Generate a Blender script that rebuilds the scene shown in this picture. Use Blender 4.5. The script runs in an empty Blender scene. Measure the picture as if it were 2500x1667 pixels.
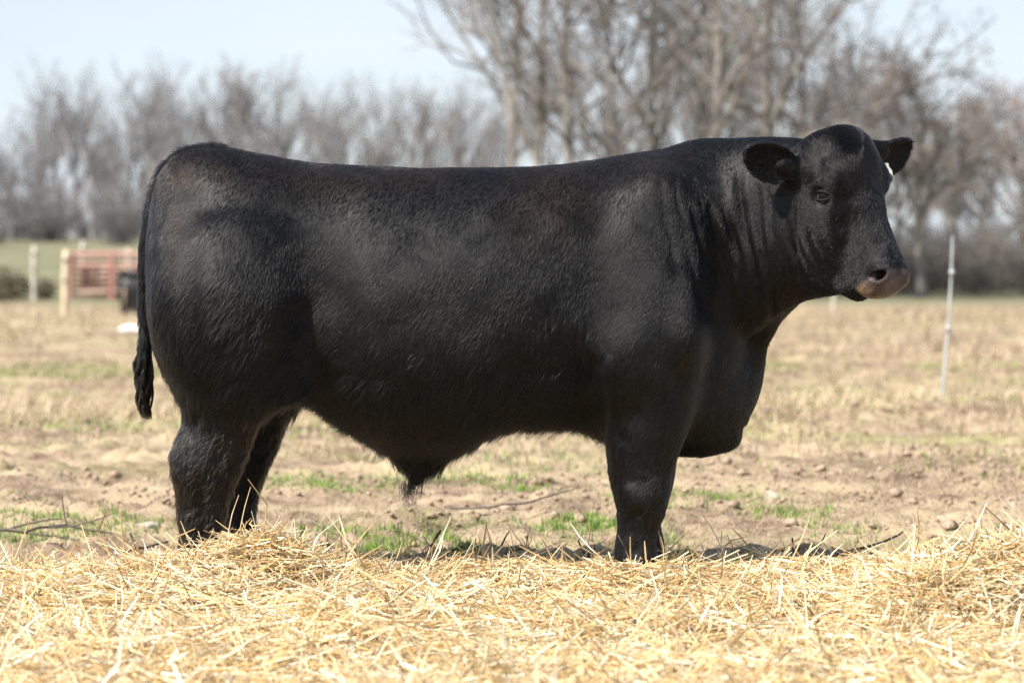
import bpy, math, random
import numpy as np

BULL = True
FUR = True
WORLD_STUFF = True

# ------------------------------------------------------------------ camera, light
rng = np.random.default_rng(7)
random.seed(7)
scene = bpy.context.scene
COL = scene.collection

FPX, DIST, CAMH, HORIZ = 5903.0, 7.47, 1.05, 605.0     # focal length in photo pixels, camera distance, height, horizon row

cam_d = bpy.data.cameras.new('camera')
cam = bpy.data.objects.new('camera', cam_d)
COL.objects.link(cam)
cam.location = (0, -DIST, CAMH)
cam.rotation_euler = (math.radians(90), 0, 0)
cam_d.sensor_width = 36.0
cam_d.lens = 36.0 * FPX / 2500.0
cam_d.shift_y = -(833.5 - HORIZ) / 2500.0
cam_d.clip_start = 0.1
cam_d.clip_end = 3000
cam_d.dof.use_dof = True
cam_d.dof.focus_distance = DIST - 0.33
cam_d.dof.aperture_fstop = 2.7
scene.camera = cam

SUN = np.array([-0.55, -0.38, 0.75]); SUN /= np.linalg.norm(SUN)
elev = math.asin(SUN[2]); azim = math.atan2(SUN[0], SUN[1])
world = bpy.data.worlds.new('World')
scene.world = world
world.use_nodes = True
wn, wl = world.node_tree.nodes, world.node_tree.links
wn.clear()
wo = wn.new('ShaderNodeOutputWorld'); wb = wn.new('ShaderNodeBackground')
sky = wn.new('ShaderNodeTexSky'); sky.sky_type = 'NISHITA'; sky.sun_disc = False
sky.sun_elevation = elev; sky.sun_rotation = azim
sky.air_density = 1.0; sky.dust_density = 1.0; sky.ozone_density = 1.5; sky.altitude = 100
tc = wn.new('ShaderNodeTexCoord'); mp = wn.new('ShaderNodeMapping')
mp.inputs['Scale'].default_value = (1.6, 1.6, 5.0)
wl.new(tc.outputs['Generated'], mp.inputs['Vector'])
nz = wn.new('ShaderNodeTexNoise'); nz.inputs['Scale'].default_value = 2.2; nz.inputs['Detail'].default_value = 6
wl.new(mp.outputs['Vector'], nz.inputs['Vector'])
rp = wn.new('ShaderNodeValToRGB')
rp.color_ramp.elements[0].position = 0.38; rp.color_ramp.elements[0].color = (0.62, 0.62, 0.62, 1)
rp.color_ramp.elements[1].position = 0.68; rp.color_ramp.elements[1].color = (1, 1, 1, 1)
wl.new(nz.outputs['Fac'], rp.inputs['Fac'])
mx = wn.new('ShaderNodeMix'); mx.data_type = 'RGBA'
sepw = wn.new('ShaderNodeSeparateXYZ'); wl.new(tc.outputs['Generated'], sepw.inputs[0])
hz = wn.new('ShaderNodeMapRange'); hz.interpolation_type = 'SMOOTHSTEP'          # haze veil: thick along the horizon, thin overhead
hz.inputs[1].default_value = 0.0; hz.inputs[2].default_value = 0.7; hz.inputs[3].default_value = 1.0; hz.inputs[4].default_value = 0.22
wl.new(sepw.outputs['Z'], hz.inputs[0])
hm = wn.new('ShaderNodeMath'); hm.operation = 'MULTIPLY'
wl.new(rp.outputs['Color'], hm.inputs[0]); wl.new(hz.outputs[0], hm.inputs[1])
wl.new(hm.outputs[0], mx.inputs[0])
wl.new(sky.outputs['Color'], mx.inputs[6])
mx.inputs[7].default_value = (6.0, 6.6, 7.25, 1)          # thin high cloud
wl.new(mx.outputs[2], wb.inputs['Color'])
wb.inputs['Strength'].default_value = 0.08
wl.new(wb.outputs['Background'], wo.inputs['Surface'])

sun_d = bpy.data.lights.new('sun', 'SUN')
sun_d.energy = 5.0; sun_d.angle = math.radians(0.53); sun_d.color = (1.0, 0.95, 0.87)
sun = bpy.data.objects.new('sun', sun_d); COL.objects.link(sun)
from mathutils import Vector
sun.rotation_euler = Vector(-SUN).to_track_quat('-Z', 'Y').to_euler()
sun.location = (-6, -3, 9)

scene.render.engine = 'CYCLES'
scene.view_settings.view_transform = 'Standard'
scene.view_settings.look = 'None'
scene.view_settings.exposure = 0.90
scene.view_settings.gamma = 1.0
scene.cycles.max_bounces = 6
scene.cycles.diffuse_bounces = 3
scene.cycles.glossy_bounces = 3
scene.cycles.transmission_bounces = 4
scene.cycles.transparent_max_bounces = 4
scene.cycles.use_denoising = True
scene.cycles.denoiser = 'OPENIMAGEDENOISE'
scene.cycles.denoising_input_passes = 'RGB_ALBEDO_NORMAL'
scene.cycles.denoising_prefilter = 'NONE'
scene.cycles.sample_clamp_indirect = 2.5
try:
    scene.cycles.use_adaptive_sampling = False
except Exception:
    pass

# ------------------------------------------------------------------ helpers
def unproj(px, py, y):
    """pixel of the photograph at depth y -> world point"""
    s = FPX / (DIST + y)
    return np.array([(px - 1250.0) / s, y, CAMH - (py - HORIZ) / s])

def ground_hit(px, py, z=0.0):
    d = (CAMH - z) * FPX / (py - HORIZ)
    return np.array([(px - 1250.0) * d / FPX, d - DIST, z])

def mesh_np(name, verts, faces, mat=None, parent=None, smooth=True, link=True):
    verts = np.asarray(verts, dtype=np.float32).reshape(-1, 3)
    faces = np.asarray(faces, dtype=np.int32)
    me = bpy.data.meshes.new(name)
    k = faces.shape[1]
    me.vertices.add(len(verts)); me.vertices.foreach_set('co', verts.ravel())
    me.loops.add(faces.size); me.loops.foreach_set('vertex_index', faces.ravel())
    me.polygons.add(len(faces))
    me.polygons.foreach_set('loop_start', np.arange(0, faces.size, k, dtype=np.int32))
    if smooth:
        me.polygons.foreach_set('use_smooth', np.ones(len(faces), dtype=bool))
    me.update(calc_edges=True)
    if mat: me.materials.append(mat)
    if not link: return me
    return obj_from(name, me, parent)

def obj_from(name, me, parent=None, loc=None):
    o = bpy.data.objects.new(name, me); COL.objects.link(o)
    if parent is not None: o.parent = parent
    if loc is not None: o.location = loc
    return o

def empty(name, loc=(0, 0, 0), rz=0.0):
    o = bpy.data.objects.new(name, None); COL.objects.link(o)
    o.empty_display_size = 0.2
    o.location = loc; o.rotation_euler = (0, 0, rz)
    return o

def tag(o, label=None, cat=None, group=None, kind=None):
    if label: o['label'] = label
    if cat: o['category'] = cat
    if group: o['group'] = group
    if kind: o['kind'] = kind
    return o

def norm(v):
    return v / np.maximum(np.linalg.norm(v, axis=-1, keepdims=True), 1e-9)

def tubes(P, R, sides=3, ref=None):
    """P (n,m,3) polylines, R (n,m) radii -> verts, quads"""
    n, m, _ = P.shape
    T = np.empty_like(P)
    T[:, 1:-1] = P[:, 2:] - P[:, :-2]; T[:, 0] = P[:, 1] - P[:, 0]; T[:, -1] = P[:, -1] - P[:, -2]
    T = norm(T)
    a = np.where(np.abs(T[:, :1, 2:3]) > 0.9, np.array([1.0, 0, 0]), np.array([0, 0, 1.0]))
    a = np.broadcast_to(a, T.shape)
    U = norm(np.cross(T, a)); V = np.cross(T, U)
    ang = np.arange(sides) * 2 * np.pi / sides
    ring = P[:, :, None, :] + R[:, :, None, None] * (np.cos(ang)[None, None, :, None] * U[:, :, None, :] + np.sin(ang)[None, None, :, None] * V[:, :, None, :])
    verts = ring.reshape(-1, 3)
    i = np.arange(n)[:, None, None] * (m * sides); j = np.arange(m - 1)[None, :, None] * sides
    k = np.arange(sides)[None, None, :]; k2 = (k + 1) % sides
    f = np.stack([i + j + k, i + j + k2, i + j + sides + k2, i + j + sides + k], -1).reshape(-1, 4)
    return verts, f

def ribbons(P, W, side):
    """P (n,m,3), W (n,m) half widths, side (n,m,3) -> verts, quads"""
    n, m, _ = P.shape
    v = np.stack([P - side * W[..., None], P + side * W[..., None]], 2).reshape(-1, 3)
    i = np.arange(n)[:, None] * (m * 2); j = np.arange(m - 1)[None, :] * 2
    b = i + j
    f = np.stack([b, b + 1, b + 3, b + 2], -1).reshape(-1, 4)
    return v, f

def join_parts(parts):
    vs, fs, o = [], [], 0
    for v, f in parts:
        vs.append(v); fs.append(f + o); o += len(v)
    return np.concatenate(vs), np.concatenate(fs)

def set_col(me, cols, name='Col'):
    at = me.attributes.new(name, 'FLOAT_COLOR', 'POINT')
    c = np.ones((len(cols), 4), dtype=np.float32); c[:, :3] = cols
    at.data.foreach_set('color', c.ravel())

def hash2(ix, iy, s):
    h = (ix.astype(np.int64) * 374761393 + iy.astype(np.int64) * 668265263 + s * 1274126177) & 0x7fffffff
    h = ((h ^ (h >> 13)) * 1274126177) & 0x7fffffff
    h = h ^ (h >> 16)
    return (h & 0xffff) / 65535.0

def vnoise(x, y, s=0):
    ix = np.floor(x); iy = np.floor(y); fx = x - ix; fy = y - iy
    fx = fx * fx * (3 - 2 * fx); fy = fy * fy * (3 - 2 * fy)
    ix = ix.astype(np.int64); iy = iy.astype(np.int64)
    a = hash2(ix, iy, s); b = hash2(ix + 1, iy, s); c = hash2(ix, iy + 1, s); d = hash2(ix + 1, iy + 1, s)
    return a + (b - a) * fx + (c - a) * fy + (a - b - c + d) * fx * fy

def fbm(x, y, octs=4, s=0):
    r = 0; a = 0.5; t = 0
    for k in range(octs):
        r = r + a * vnoise(x, y, s + k * 17); t += a; a *= 0.5; x = x * 2.03 + 11.3; y = y * 2.03 + 5.7
    return r / t

def sstep(a, b, x):
    t = np.clip((x - a) / (b - a), 0, 1); return t * t * (3 - 2 * t)

# ------------------------------------------------------------------ materials
def new_mat(name):
    m = bpy.data.materials.new(name); m.use_nodes = True
    return m, m.node_tree.nodes, m.node_tree.links, m.node_tree.nodes['Principled BSDF']

def noise_mat(name, c1, c2, scale=8.0, rough=0.85, bump=0.0, detail=5, spec=0.3, bscale=None):
    m, n, l, b = new_mat(name)
    tcn = n.new('ShaderNodeTexCoord'); t = n.new('ShaderNodeTexNoise')
    t.inputs['Scale'].default_value = scale; t.inputs['Detail'].default_value = detail
    l.new(tcn.outputs['Object'], t.inputs['Vector'])
    r = n.new('ShaderNodeValToRGB'); r.color_ramp.elements[0].color = (*c1, 1); r.color_ramp.elements[1].color = (*c2, 1)
    r.color_ramp.elements[0].position = 0.32; r.color_ramp.elements[1].position = 0.68
    l.new(t.outputs['Fac'], r.inputs['Fac']); l.new(r.outputs['Color'], b.inputs['Base Color'])
    b.inputs['Roughness'].default_value = rough; b.inputs['Specular IOR Level'].default_value = spec
    if bump:
        t2 = n.new('ShaderNodeTexNoise'); t2.inputs['Scale'].default_value = bscale or scale * 4; t2.inputs['Detail'].default_value = 6
        l.new(tcn.outputs['Object'], t2.inputs['Vector'])
        bp = n.new('ShaderNodeBump'); bp.inputs['Strength'].default_value = bump; bp.inputs['Distance'].default_value = 0.02
        l.new(t2.outputs['Fac'], bp.inputs['Height']); l.new(bp.outputs['Normal'], b.inputs['Normal'])
    return m

def attr_mat(name, rough=0.6, spec=0.3, translucent=0.0, noise=0.0):
    m, n, l, b = new_mat(name)
    a = n.new('ShaderNodeAttribute'); a.attribute_name = 'Col'
    l.new(a.outputs['Color'], b.inputs['Base Color'])
    b.inputs['Roughness'].default_value = rough; b.inputs['Specular IOR Level'].default_value = spec
    if translucent:
        tr = n.new('ShaderNodeBsdfTranslucent'); l.new(a.outputs['Color'], tr.inputs['Color'])
        ms = n.new('ShaderNodeMixShader'); ms.inputs[0].default_value = translucent
        l.new(b.outputs[0], ms.inputs[1]); l.new(tr.outputs[0], ms.inputs[2])
        l.new(ms.outputs[0], n['Material Output'].inputs['Surface'])
    return m

M_straw = attr_mat('straw', 0.36, 0.5, 0.20)
M_grass = attr_mat('grass_blades', 0.6, 0.25, 0.25)
M_bark = noise_mat('bark', (0.095, 0.088, 0.080), (0.27, 0.245, 0.215), 3.0, 0.9, 0.5)
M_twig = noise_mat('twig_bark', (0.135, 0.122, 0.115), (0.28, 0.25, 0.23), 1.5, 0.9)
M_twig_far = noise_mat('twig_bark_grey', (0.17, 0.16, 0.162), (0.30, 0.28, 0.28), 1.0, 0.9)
M_leaf = noise_mat('dead_leaf', (0.17, 0.125, 0.105), (0.28, 0.21, 0.17), 2.0, 0.8)
M_ever = noise_mat('evergreen', (0.02, 0.035, 0.02), (0.05, 0.075, 0.04), 2.0, 0.8)
M_wood = noise_mat('weathered_wood', (0.42, 0.37, 0.31), (0.62, 0.57, 0.50), 6.0, 0.85, 0.3)
M_woody = noise_mat('yellow_wood', (0.52, 0.43, 0.28), (0.68, 0.58, 0.42), 6.0, 0.85, 0.3)
M_red = noise_mat('red_paint', (0.42, 0.19, 0.15), (0.52, 0.29, 0.24), 5.0, 0.5, 0.1)
M_brown = noise_mat('brown_board', (0.11, 0.075, 0.055), (0.22, 0.16, 0.12), 5.0, 0.85, 0.2)
M_tan = noise_mat('tan_board', (0.30, 0.22, 0.17), (0.42, 0.32, 0.25), 5.0, 0.85, 0.2)
M_blackp = noise_mat('black_plastic', (0.010, 0.010, 0.012), (0.022, 0.022, 0.026), 9.0, 0.45, 0.1)
M_salt = noise_mat('salt', (0.72, 0.70, 0.68), (0.86, 0.84, 0.82), 12.0, 0.6, 0.4)
M_fibre = noise_mat('white_fibreglass', (0.36, 0.38, 0.39), (0.52, 0.54, 0.54), 12.0, 0.5)
M_deadtwig = noise_mat('dead_twig_bark', (0.055, 0.045, 0.04), (0.16, 0.13, 0.11), 14.0, 0.9, 0.4)
M_stone = noise_mat('stone', (0.26, 0.21, 0.165), (0.50, 0.43, 0.35), 14.0, 0.9, 0.6, bscale=40)
M_clod = noise_mat('dry_clod', (0.27, 0.19, 0.135), (0.46, 0.345, 0.25), 20.0, 0.95, 0.8, bscale=50)

# ------------------------------------------------------------------ ground
def straw_height(x, y):
    """straw bed over the soil; negative outside the bed"""
    edge = 0.30 + 0.16 * (fbm(x * 1.1, x * 0 + 3.3, 3, 5) - 0.5) - 0.10 * sstep(-1.2, -1.9, x) - 0.75 * sstep(1.0, 1.5, x)*0
    h = 0.085 * sstep(0.0, 0.45, edge - y)
    h = h + (0.085 * (fbm(x * 2.3, y * 2.3, 3, 11) - 0.5) + .045 * (fbm(x * 6.5, y * 6.5, 2, 13) - .5)) * sstep(0, .3, edge - y)
    h = h + 0.095 * np.exp(-(((x + 0.72) / 0.18) ** 2 + ((y + 0.47) / 0.20) ** 2))          # heap against the hind legs
    h = h + 0.020 * np.exp(-(((x + 0.98) / 0.40) ** 2 + ((y + 0.80) / 0.25) ** 2))
    h = h + 0.165 * np.exp(-(((x - 1.52) / 0.36) ** 2 + ((y + 0.95) / 0.34) ** 2))          # heap at the right
    h = h + 0.06 * np.exp(-(((x - 1.10) / 0.30) ** 2 + ((y + 1.15) / 0.25) ** 2))
    h = h - 0.035 * np.exp(-(((x + 0.95) / 0.16) ** 2 + ((y + 1.12) / 0.10) ** 2))
    h = h - 0.05 * np.exp(-(((x - 1.33) / 0.14) ** 2 + ((y + 1.42) / 0.09) ** 2))
    h = h + 0.02 * sstep(-1.6, -2.6, y)
    return np.where(y > edge, -0.05, np.maximum(h, -0.05))

def terrain(x, y):
    z = 0.95 * sstep(44, 130, y) * sstep(30, -14, x) + 0.9 * sstep(60, 180, y)
    z = z + .07 * np.exp(-((y - 7.6) / .6) ** 2) * sstep(-.3, 1.6, x)
    z = z + 0.05 * (fbm(x * 0.12, y * 0.12, 3, 31) - 0.5) * sstep(8, 20, y)
    return z

def micro(x, y):
    f = sstep(40, 14, np.hypot(x, y)) 
    r = fbm(x * 7.0, y * 7.0, 3, 41); c = fbm(x * 2.2, y * 2.2, 3, 43); g = fbm(x * 19.0, y * 19.0, 2, 47)
    z = 0.050 * (c - 0.5) + 0.060 * np.abs(r - 0.5) * 2 * (0.4 + c) + 0.034 * (g - 0.5)
    # hoof holes
    hol = sstep(0.64, 0.76, fbm(x * 3.1 + 9.0, y * 3.1, 2, 53))
    return f * (z - 0.05 * hol)

def gz(x, y):
    x = np.asarray(x, float); y = np.asarray(y, float)
    return terrain(x, y) + micro(x, y) - 0.01

if WORLD_STUFF:
    xs = np.concatenate([-np.geomspace(420, 4.0, 60)[:-1], np.arange(-4.0, 4.0, 0.036), np.geomspace(4.0, 420, 60)])
    ys = np.concatenate([[-60, -30, -15, -8, -5, -3.5, -2.5, -1.5, -.8], np.arange(-0.3, 6.0, 0.032), np.arange(6.0, 16.0, 0.08), np.arange(16, 40, 0.3), np.geomspace(40, 900, 60)])
    GX, GY = np.meshgrid(xs, ys)
    GZ = gz(GX, GY)
    nx_, ny_ = len(xs), len(ys)
    idx = np.arange(nx_ * ny_).reshape(ny_, nx_)
    gf = np.stack([idx[:-1, :-1], idx[:-1, 1:], idx[1:, 1:], idx[1:, :-1]], -1).reshape(-1, 4)
    mg, n, l, b = new_mat('field_soil')
    tcn = n.new('ShaderNodeTexCoord')
    def N(scale, det=6, sy=1.0):
        t = n.new('ShaderNodeTexNoise'); t.inputs['Scale'].default_value = scale; t.inputs['Detail'].default_value = det
        if sy != 1.0:
            mpn = n.new('ShaderNodeMapping'); mpn.inputs['Scale'].default_value = (1, sy, 1)
            l.new(tcn.outputs['Object'], mpn.inputs['Vector']); l.new(mpn.outputs['Vector'], t.inputs['Vector'])
        else:
            l.new(tcn.outputs['Object'], t.inputs['Vector'])
        return t
    def ramp(src, p0, c0, p1, c1):
        r = n.new('ShaderNodeValToRGB'); r.color_ramp.elements[0].position = p0; r.color_ramp.elements[1].position = p1
        r.color_ramp.elements[0].color = (*c0, 1); r.color_ramp.elements[1].color = (*c1, 1); l.new(src, r.inputs['Fac']); return r
    def mixc(f, a, c):
        x_ = n.new('ShaderNodeMix'); x_.data_type = 'RGBA'
        l.new(f, x_.inputs[0])
        for s_, v in ((6, a), (7, c)):
            if isinstance(v, tuple): x_.inputs[s_].default_value = (*v, 1)
            else: l.new(v, x_.inputs[s_])
        return x_.outputs[2]
    soil = ramp(N(9.0).outputs['Fac'], 0.35, (0.165, 0.112, 0.077), 0.62, (0.375, 0.285, 0.205)).outputs['Color']
    fine = ramp(N(70.0, 3).outputs['Fac'], 0.36, (0.55, 0.5, 0.46), 0.6, (1, 1, 1)).outputs['Color']
    mu = n.new('ShaderNodeMix'); mu.data_type = 'RGBA'; mu.blend_type = 'MULTIPLY'; mu.inputs[0].default_value = 0.8
    l.new(soil, mu.inputs[6]); l.new(fine, mu.inputs[7])
    dry = ramp(N(0.8, 5, 2.2).outputs['Fac'], 0.42, (0, 0, 0), 0.60, (1, 1, 1)).outputs['Color']
    col = mixc(dry, mu.outputs[2], (0.40, 0.315, 0.205))
    green = ramp(N(0.33, 4, 3.0).outputs['Fac'], 0.50, (0, 0, 0), 0.66, (0.55, 0.55, 0.55)).outputs['Color']
    col = mixc(green, col, (0.25, 0.27, 0.105))
    sep = n.new('ShaderNodeSeparateXYZ'); l.new(tcn.outputs['Object'], sep.inputs[0])
    far = n.new('ShaderNodeMapRange'); far.inputs[1].default_value = 33; far.inputs[2].default_value = 42; l.new(sep.outputs['Y'], far.inputs[0])
    pasture = ramp(N(0.16, 5).outputs['Fac'], 0.35, (0.15, 0.155, 0.09), 0.7, (0.25, 0.225, 0.145)).outputs['Color']
    col = mixc(far.outputs[0], col, pasture)
    l.new(col, b.inputs['Base Color']); b.inputs['Roughness'].default_value = 0.95; b.inputs['Specular IOR Level'].default_value = 0.15
    bp = n.new('ShaderNodeBump'); bp.inputs['Strength'].default_value = 0.7; bp.inputs['Distance'].default_value = 0.02
    l.new(N(55.0, 5).outputs['Fac'], bp.inputs['Height']); l.new(bp.outputs['Normal'], b.inputs['Normal'])
    go = mesh_np('ground', np.stack([GX, GY, GZ], -1).reshape(-1, 3), gf, mg)
    tag(go, kind='structure')

# ------------------------------------------------------------------ bull: implicit body meshed with surface nets
HS = 0.0066
def pchip(xk, yk, x):
    xk = np.asarray(xk, float); yk = np.asarray(yk, float)
    h = np.diff(xk); d = np.diff(yk) / h
    m = np.zeros_like(yk)
    w1 = 2 * h[1:] + h[:-1]; w2 = h[1:] + 2 * h[:-1]
    same = d[:-1] * d[1:] > 0
    m[1:-1][same] = ((w1 + w2)[same]) / (w1[same] / d[:-1][same] + w2[same] / d[1:][same])
    m[0], m[-1] = d[0], d[-1]
    i = np.clip(np.searchsorted(xk, x) - 1, 0, len(xk) - 2)
    t = np.clip((x - xk[i]) / h[i], 0, 1)
    return (yk[i] * (1 + 2 * t) * (1 - t) ** 2 + m[i] * h[i] * t * (1 - t) ** 2 + yk[i + 1] * t * t * (3 - 2 * t) + m[i + 1] * h[i] * t * t * (t - 1))

def smin(a, b, k):
    h = np.maximum(k - np.abs(a - b), 0) / k
    return np.minimum(a, b) - h * h * k * 0.25

class Field:
    def __init__(self, lo, hi, h):
        self.lo = np.array(lo, float); self.h = h
        self.n = np.ceil((np.array(hi) - self.lo) / h).astype(int) + 1
        self.ax = [(self.lo[k] + h * np.arange(self.n[k])).astype(np.float32) for k in range(3)]
        self.F = np.full(self.n, 0.3, dtype=np.float32)
    def box(self, lo, hi):
        a = np.clip(np.floor((np.array(lo) - self.lo) / self.h).astype(int), 0, self.n)
        b = np.clip(np.ceil((np.array(hi) - self.lo) / self.h).astype(int) + 1, 0, self.n)
        s = tuple(slice(a[k], b[k]) for k in range(3))
        return s, self.ax[0][s[0]][:, None, None], self.ax[1][s[1]][None, :, None], self.ax[2][s[2]][None, None, :]
    def union(self, s, d, k): self.F[s] = smin(self.F[s], d.astype(np.float32), k)
    def carve(self, s, d, k): self.F[s] = -smin(-self.F[s], d.astype(np.float32), k)
    # loft along x : stations (px, top_py, bot_py, yc, w, zfrac)
    def xloft(self, st, k, nu=2.5, nd=2.1, pad=0.10):
        st = np.array(st, float)
        xs_, tp, bt = [], [], []
        for r in st:
            a = unproj(r[0], r[1], r[3]); c = unproj(r[0], r[2], r[3])
            xs_.append(a[0]); tp.append(a[2]); bt.append(c[2])
        w = st[:, 4]; yc = st[:, 3]; zf = st[:, 5]
        lo = (min(xs_), (yc - w).min() - pad, min(bt) - pad); hi = (max(xs_), (yc + w).max() + pad, max(tp) + pad)
        s, X, Y, Z = self.box(lo, hi)
        x = X.ravel().astype(float)
        e = lambda q: pchip(xs_, q, x)[:, None, None].astype(np.float32)
        T, B, W, C, ZF = e(tp), e(bt), e(w), e(yc), e(zf)
        ZC = B + (T - B) * ZF
        HU, HD = np.maximum(T - ZC, .004), np.maximum(ZC - B, .004); W = np.maximum(W, .004)
        dz = Z - ZC; up = dz > 0
        H = np.where(up, HU, HD)
        ry = np.abs((Y - C) / W); rz = np.abs(dz) / H
        g = np.where(up, (ry ** nu + rz ** nu) ** (1 / nu), (ry ** nd + rz ** nd) ** (1 / nd))
        d = (g - 1) * np.minimum(W, H) * 0.9
        d = np.where((X < xs_[0]) | (X > xs_[-1]), 0.3, d)
        self.union(s, d, k)
    # loft along z : stations (py, xback_px, xfront_px, y, wy)
    def zloft(self, st, k, n=2.2, pad=0.16):
        st = np.array(st, float)[::-1]
        zs, x0, x1 = [], [], []
        for r in st:
            a = unproj(r[1], r[0], r[3]); c = unproj(r[2], r[0], r[3]); zs.append(a[2]); x0.append(a[0]); x1.append(c[0])
        yc = st[:, 3]; wy = st[:, 4]
        s, X, Y, Z = self.box((min(x0) - pad, (yc - wy).min() - pad, zs[0]), (max(x1) + pad, (yc + wy).max() + pad, zs[-1]))
        z = Z.ravel().astype(float)
        e = lambda q: pchip(zs, q, z)[None, None, :].astype(np.float32)
        A, B, C, W = e(x0), e(x1), e(yc), np.maximum(e(wy), .004)
        XC = (A + B) / 2; WX = np.maximum((B - A) / 2, .004)
        g = (np.abs((X - XC) / WX) ** n + np.abs((Y - C) / W) ** n) ** (1 / n)
        d = (g - 1) * np.minimum(WX, W) * 0.9
        kz = .05 + (k - .05) * sstep(zs[-1], zs[-1] - .22, z)[None, None, :].astype(np.float32)      # no swelling where the muscle runs out
        self.union(s, d, kz)
    def ellipsoid(self, c, r, k, R=None, carve=False, pad=0.08):
        c = np.array(c, float); r = np.array(r, float); m = r.max() + max(pad, k * 1.15)
        s, X, Y, Z = self.box(c - m, c + m)
        x, y, z = X - c[0], Y - c[1], Z - c[2]
        if R is not None:
            R = np.array(R)
            x, y, z = (R[0, 0] * x + R[0, 1] * y + R[0, 2] * z, R[1, 0] * x + R[1, 1] * y + R[1, 2] * z, R[2, 0] * x + R[2, 1] * y + R[2, 2] * z)
        g = np.sqrt((x / r[0]) ** 2 + (y / r[1]) ** 2 + (z / r[2]) ** 2)
        g2 = np.sqrt((x / r[0] ** 2) ** 2 + (y / r[1] ** 2) ** 2 + (z / r[2] ** 2) ** 2) + 1e-6
        d = g * (g - 1) / g2
        if carve: self.carve(s, d, k)
        else: self.union(s, d, k)
    def chain(self, pts, rad, k, flat=1.0):
        pts = np.array(pts, float); m = max(rad) + 0.08
        s, X, Y, Z = self.box(pts.min(0) - m, pts.max(0) + m)
        best = None
        for a, c, ra, rc in zip(pts[:-1], pts[1:], rad[:-1], rad[1:]):
            ab = c - a; L2 = ab @ ab
            t = np.clip(((X - a[0]) * ab[0] + (Y - a[1]) * ab[1] + (Z - a[2]) * ab[2]) / L2, 0, 1)
            d = np.sqrt((X - a[0] - t * ab[0]) ** 2 + ((Y - a[1] - t * ab[1]) * flat) ** 2 + (Z - a[2] - t * ab[2]) ** 2) - (ra + (rc - ra) * t)
            best = d if best is None else np.minimum(best, d)
        self.union(s, best, k)
    def mesh(self):
        F = self.F; S = F < 0
        cnt = np.zeros(np.array(F.shape) - 1, dtype=np.int8)
        for i in (0, 1):
            for j in (0, 1):
                for k in (0, 1):
                    cnt += S[i:F.shape[0] - 1 + i, j:F.shape[1] - 1 + j, k:F.shape[2] - 1 + k]
        act = (cnt > 0) & (cnt < 8)
        cells = np.argwhere(act)
        ids = np.full(act.shape, -1, dtype=np.int32); ids[act] = np.arange(len(cells))
        acc = np.zeros((len(cells), 3)); num = np.zeros(len(cells))
        for axis in range(3):
            o1, o2 = [(1, 2), (0, 2), (0, 1)][axis]
            for a in (0, 1):
                for b in (0, 1):
                    p = cells.copy(); p[:, o1] += a; p[:, o2] += b; q = p.copy(); q[:, axis] += 1
                    fa = F[p[:, 0], p[:, 1], p[:, 2]]; fb = F[q[:, 0], q[:, 1], q[:, 2]]
                    m = (fa < 0) != (fb < 0)
                    t = fa[m] / (fa[m] - fb[m])
                    pt = p[m].astype(float); pt[:, axis] += t
                    acc[m] += pt; num[m] += 1
        verts = self.lo + (acc / num[:, None]) * self.h
        quads = []
        for axis in range(3):
            o1, o2 = [(1, 2), (2, 0), (0, 1)][axis]
            sl0 = [slice(None)] * 3; sl1 = [slice(None)] * 3
            sl0[axis] = slice(0, -1); sl1[axis] = slice(1, None)
            A = S[tuple(sl0)]; B = S[tuple(sl1)]
            ed = np.argwhere(A != B)
            ed = ed[(ed[:, o1] > 0) & (ed[:, o2] > 0) & (ed[:, o1] < F.shape[o1] - 1) & (ed[:, o2] < F.shape[o2] - 1)]
            ins = A[ed[:, 0], ed[:, 1], ed[:, 2]]
            def cid(d1, d2):
                c = ed.copy(); c[:, o1] -= d1; c[:, o2] -= d2
                return ids[c[:, 0], c[:, 1], c[:, 2]]
            q = np.stack([cid(1, 1), cid(0, 1), cid(0, 0), cid(1, 0)], -1)
            q[~ins] = q[~ins][:, ::-1]
            quads.append(q)
        return verts, np.concatenate(quads)

def smooth_mesh(v, f, it, lam=0.5, mu=-0.52, w=None):
    e = np.concatenate([f[:, [0, 1]], f[:, [1, 2]], f[:, [2, 3]], f[:, [3, 0]]])
    e = np.concatenate([e, e[:, ::-1]])
    deg = np.bincount(e[:, 0], minlength=len(v)).astype(float)
    for i in range(it):
        for fac in (lam, mu):
            s = np.stack([np.bincount(e[:, 0], weights=v[e[:, 1], k], minlength=len(v)) for k in range(3)], -1) / deg[:, None]
            v = v + fac * (s - v) * (1 if w is None else w[:, None])
    return v

def vnormals(v, f):
    fn = np.cross(v[f[:, 2]] - v[f[:, 0]], v[f[:, 3]] - v[f[:, 1]])
    n = np.zeros_like(v)
    for k in range(4):
        for c in range(3):
            n[:, c] += np.bincount(f[:, k], weights=fn[:, c], minlength=len(v))
    return norm(n)

def polyline_dist(px, py, pts):
    d = np.full(px.shape, 1e9); tt = np.zeros(px.shape); pts = np.array(pts, float)
    L = np.concatenate([[0], np.cumsum(np.linalg.norm(np.diff(pts, axis=0), axis=1))])
    for i in range(len(pts) - 1):
        a, b = pts[i], pts[i + 1]; ab = b - a
        t = np.clip(((px - a[0]) * ab[0] + (py - a[1]) * ab[1]) / (ab @ ab), 0, 1)
        q = np.hypot(px - a[0] - t * ab[0], py - a[1] - t * ab[1])
        m = q < d
        d = np.where(m, q, d); tt = np.where(m, (L[i] + t * (L[i + 1] - L[i])) / L[-1], tt)
    return d, tt

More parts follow.
